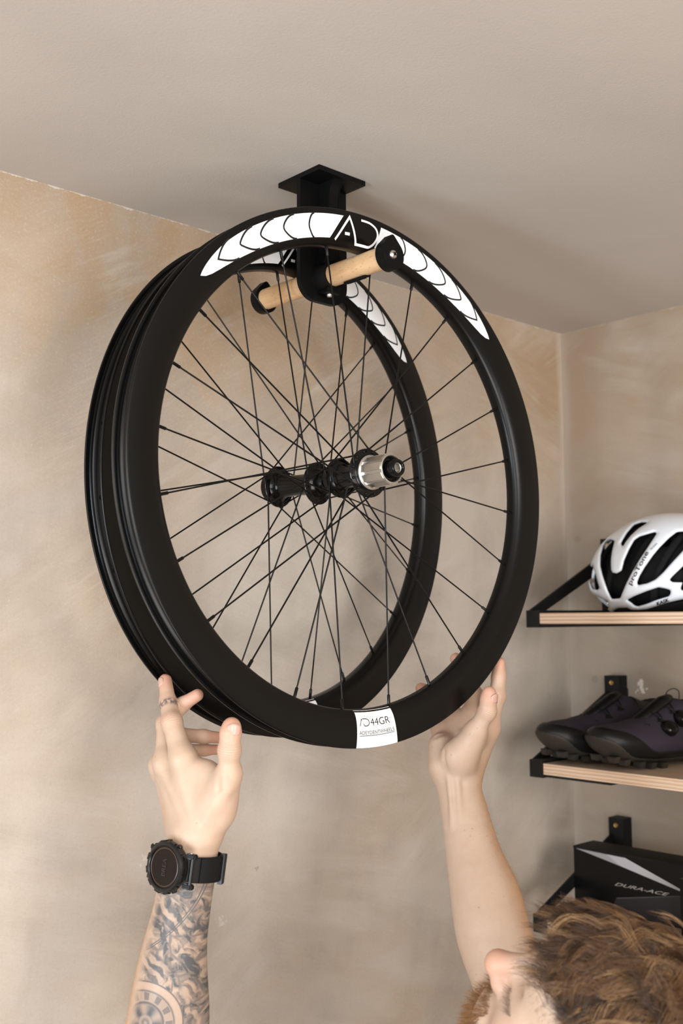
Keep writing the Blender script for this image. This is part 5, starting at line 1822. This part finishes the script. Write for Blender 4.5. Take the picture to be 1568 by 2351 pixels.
    def from_skin(mask, count, length, rad, dirv, mat, nm, jitter=.35, steps=5, bend=None):
        ids = np.nonzero(mask)[0]
        if not len(ids):
            return
        ids = rng.choice(ids, count)
        p = BODY_V[ids] + rng.normal(size=(count, 3)) * .0008
        d = dirv(ids) + rng.normal(size=(count, 3)) * jitter
        d /= np.linalg.norm(d, axis=1, keepdims=True)
        LL = length * rng.uniform(.6, 1.15, count)
        t = np.linspace(0, 1, steps)
        b = np.zeros(3) if bend is None else bend
        G = p[:, None] + d[:, None] * (LL[:, None] * t)[..., None] + (b * (LL[:, None] * t ** 2)[..., None])
        rr = np.tile(rad * (1 - .8 * t ** 2), (count, 1))
        PLOC(strands(nm, G, rr, np.clip(rng.normal(.55, .2, count), 0, 1), mat, PERSON))
    me = BODY.data
    nor = np.zeros(len(me.vertices) * 3)
    me.vertices.foreach_get('normal', nor)
    nor = nor.reshape(-1, 3)
    from_skin(okb, 9500, .0130, .00015, lambda i: nor[i] * .8 - HU * .7, bm_, 'beard')
    brow = (np.abs(u - .036 + (l - .03) * .25) < .0055) & (l > .012) & (l < .052) & (f > .045) & (f < .12)
    for sg in (1, -1):
        from_skin(brow & (Q[:, 1] * sg > 0), 200, .007, .00006, lambda i: nor[i] * .5 + sg * HL * .8 + HU * .2, m, 'eyebrow', .25)
    lash = (np.abs(u + .0065) < .0022) & (np.abs(l - .032) < .0125) & (f > .066) & (f < .10)
    from_skin(lash & (Q[:, 1] > 0), 90, .008, .00009, lambda i: HF * .9 - HU * .2, hair_mat('dark_lashes', [(0.0, (0.02, 0.012, 0.008)), (1.0, (0.05, 0.03, 0.02))]), 'eyelash', .15)
    # --- fine hair on the forearms
    fa = hair_mat('fine_arm_hair', [(0.0, (0.22, 0.11, 0.045)), (1.0, (0.50, 0.30, 0.15))])
    ra, rb = np.array((-0.7006, -0.3408, 1.5801)), np.array((-0.7482, -0.4569, 1.3978))
    ax = (rb - ra) / np.linalg.norm(rb - ra)
    q = BODY_V - ra
    al = q @ ax
    off = q - al[:, None] * ax
    outer = (al > -.02) & (al < .27) & (np.linalg.norm(off, axis=1) < .065) & (((off @ CAM_R) > .012) | ((off @ CAM_F) > .01))
    from_skin(outer, 2600, .011, .000045, lambda i: nor[i] * .45 + ax * .8 + CAM_R * .1, fa, 'arm_hair', .22)
    la, lb = np.array((-1.0936, -0.2948, 1.5477)), LELB
    ax2 = (lb - la) / np.linalg.norm(lb - la)
    q = BODY_V - la
    al = q @ ax2
    off = q - al[:, None] * ax2
    o2 = (al > -.01) & (al < .2) & (np.linalg.norm(off, axis=1) < .06) & ((off @ CAM_R) < -.014)
    from_skin(o2, 900, .010, .000045, lambda i: nor[i] * .45 + ax2 * .8, fa, 'arm_hair', .22)
hair()

# ---------------------------------------------------------------- clothes (mostly below the picture)
def clothes():
    tee = new_mat('dark_grey_cotton', (0.035, 0.036, 0.040), 0.85, 0, 0.2)
    jean = new_mat('dark_denim', (0.022, 0.028, 0.045), 0.85, 0, 0.2)
    S = (LSHO + RSHO) / 2
    lat = RSHO - LSHO
    lat[2] = 0
    lat /= np.linalg.norm(lat)
    fwd = np.array((-lat[1], lat[0], 0))
    hip = np.array((S[0] + .03, S[1] - .01, 0.78))
    pr = [Cone(S + lat * .10 - (0, 0, .03), S - lat * .10 - (0, 0, .03), .075, .075, .05), Cone(S - (0, 0, .10), (S + hip) / 2, .130, .125, .06),
          Cone(S + lat * .05 - (0, 0, .12), hip + lat * .05, .115, .120, .05), Cone(S - lat * .05 - (0, 0, .12), hip - lat * .05, .115, .120, .05)]
    for sh, el in ((LSHO, LELB), (RSHO, RELB)):
        pr.append(Cone(sh, sh + (el - sh) * .42, .072, .064, .04))
    f0 = field(pr)
    neck = Cone(S + (0, 0, .02), S + (0, 0, .2), .072, .075)
    cuffs = [(sh + (el - sh) * .42, (el - sh) / np.linalg.norm(el - sh)) for sh, el in ((LSHO, LELB), (RSHO, RELB))]
    def fn(P, act):
        d = f0(P, list(range(len(pr))))
        d = np.maximum(d, -neck(P))
        d = np.maximum(d, hip[2] - .06 - P[:, 2])
        for c, a in cuffs:
            q = P - c
            near = np.linalg.norm(q, axis=1) < .12
            d = np.where(near, np.maximum(d, q @ a), d)
        return d
    V, F = polygonise(fn, [p.box() for p in pr], .006, margin=.03)
    PLOC(mesh('t_shirt', V, F, tee, PERSON, True))
    pr = [Cone(hip + lat * .06, hip - lat * .06, .118, .118, .05)]
    feet = []
    for s in (-1, 1):
        a = hip + lat * s * .085
        knee = np.array((a[0], a[1], .44)) + lat * s * .03 + fwd * .03
        ank = np.array((a[0], a[1], .10)) + lat * s * .05
        pr += [Cone(a, knee, .088, .062, .04), Cone(knee, ank, .062, .050, .03)]
        feet.append(ank)
    V, F = polygonise(lambda P, act, g=field(pr): np.maximum(np.maximum(g(P, list(range(len(pr)))), P[:, 2] - hip[2] - .03), .055 - P[:, 2]), [p.box() for p in pr], .007, margin=.03)
    PLOC(mesh('trousers', V, F, jean, PERSON, True))
    for a in feet:
        p2 = [Cone((a[0], a[1], .055), np.array((a[0], a[1], .045)) + fwd * .16, .048, .042, .03), Cone((a[0], a[1], .05), (a[0], a[1], .10), .046, .046, .02)]
        V, F = polygonise(lambda P, act, g=field(p2): np.maximum(g(P, [0, 1]), .001 - P[:, 2]), [p.box() for p in p2], .006, margin=.02)
        PLOC(mesh('trainer', V, F, MAT['steel_black'], PERSON, True))
clothes()
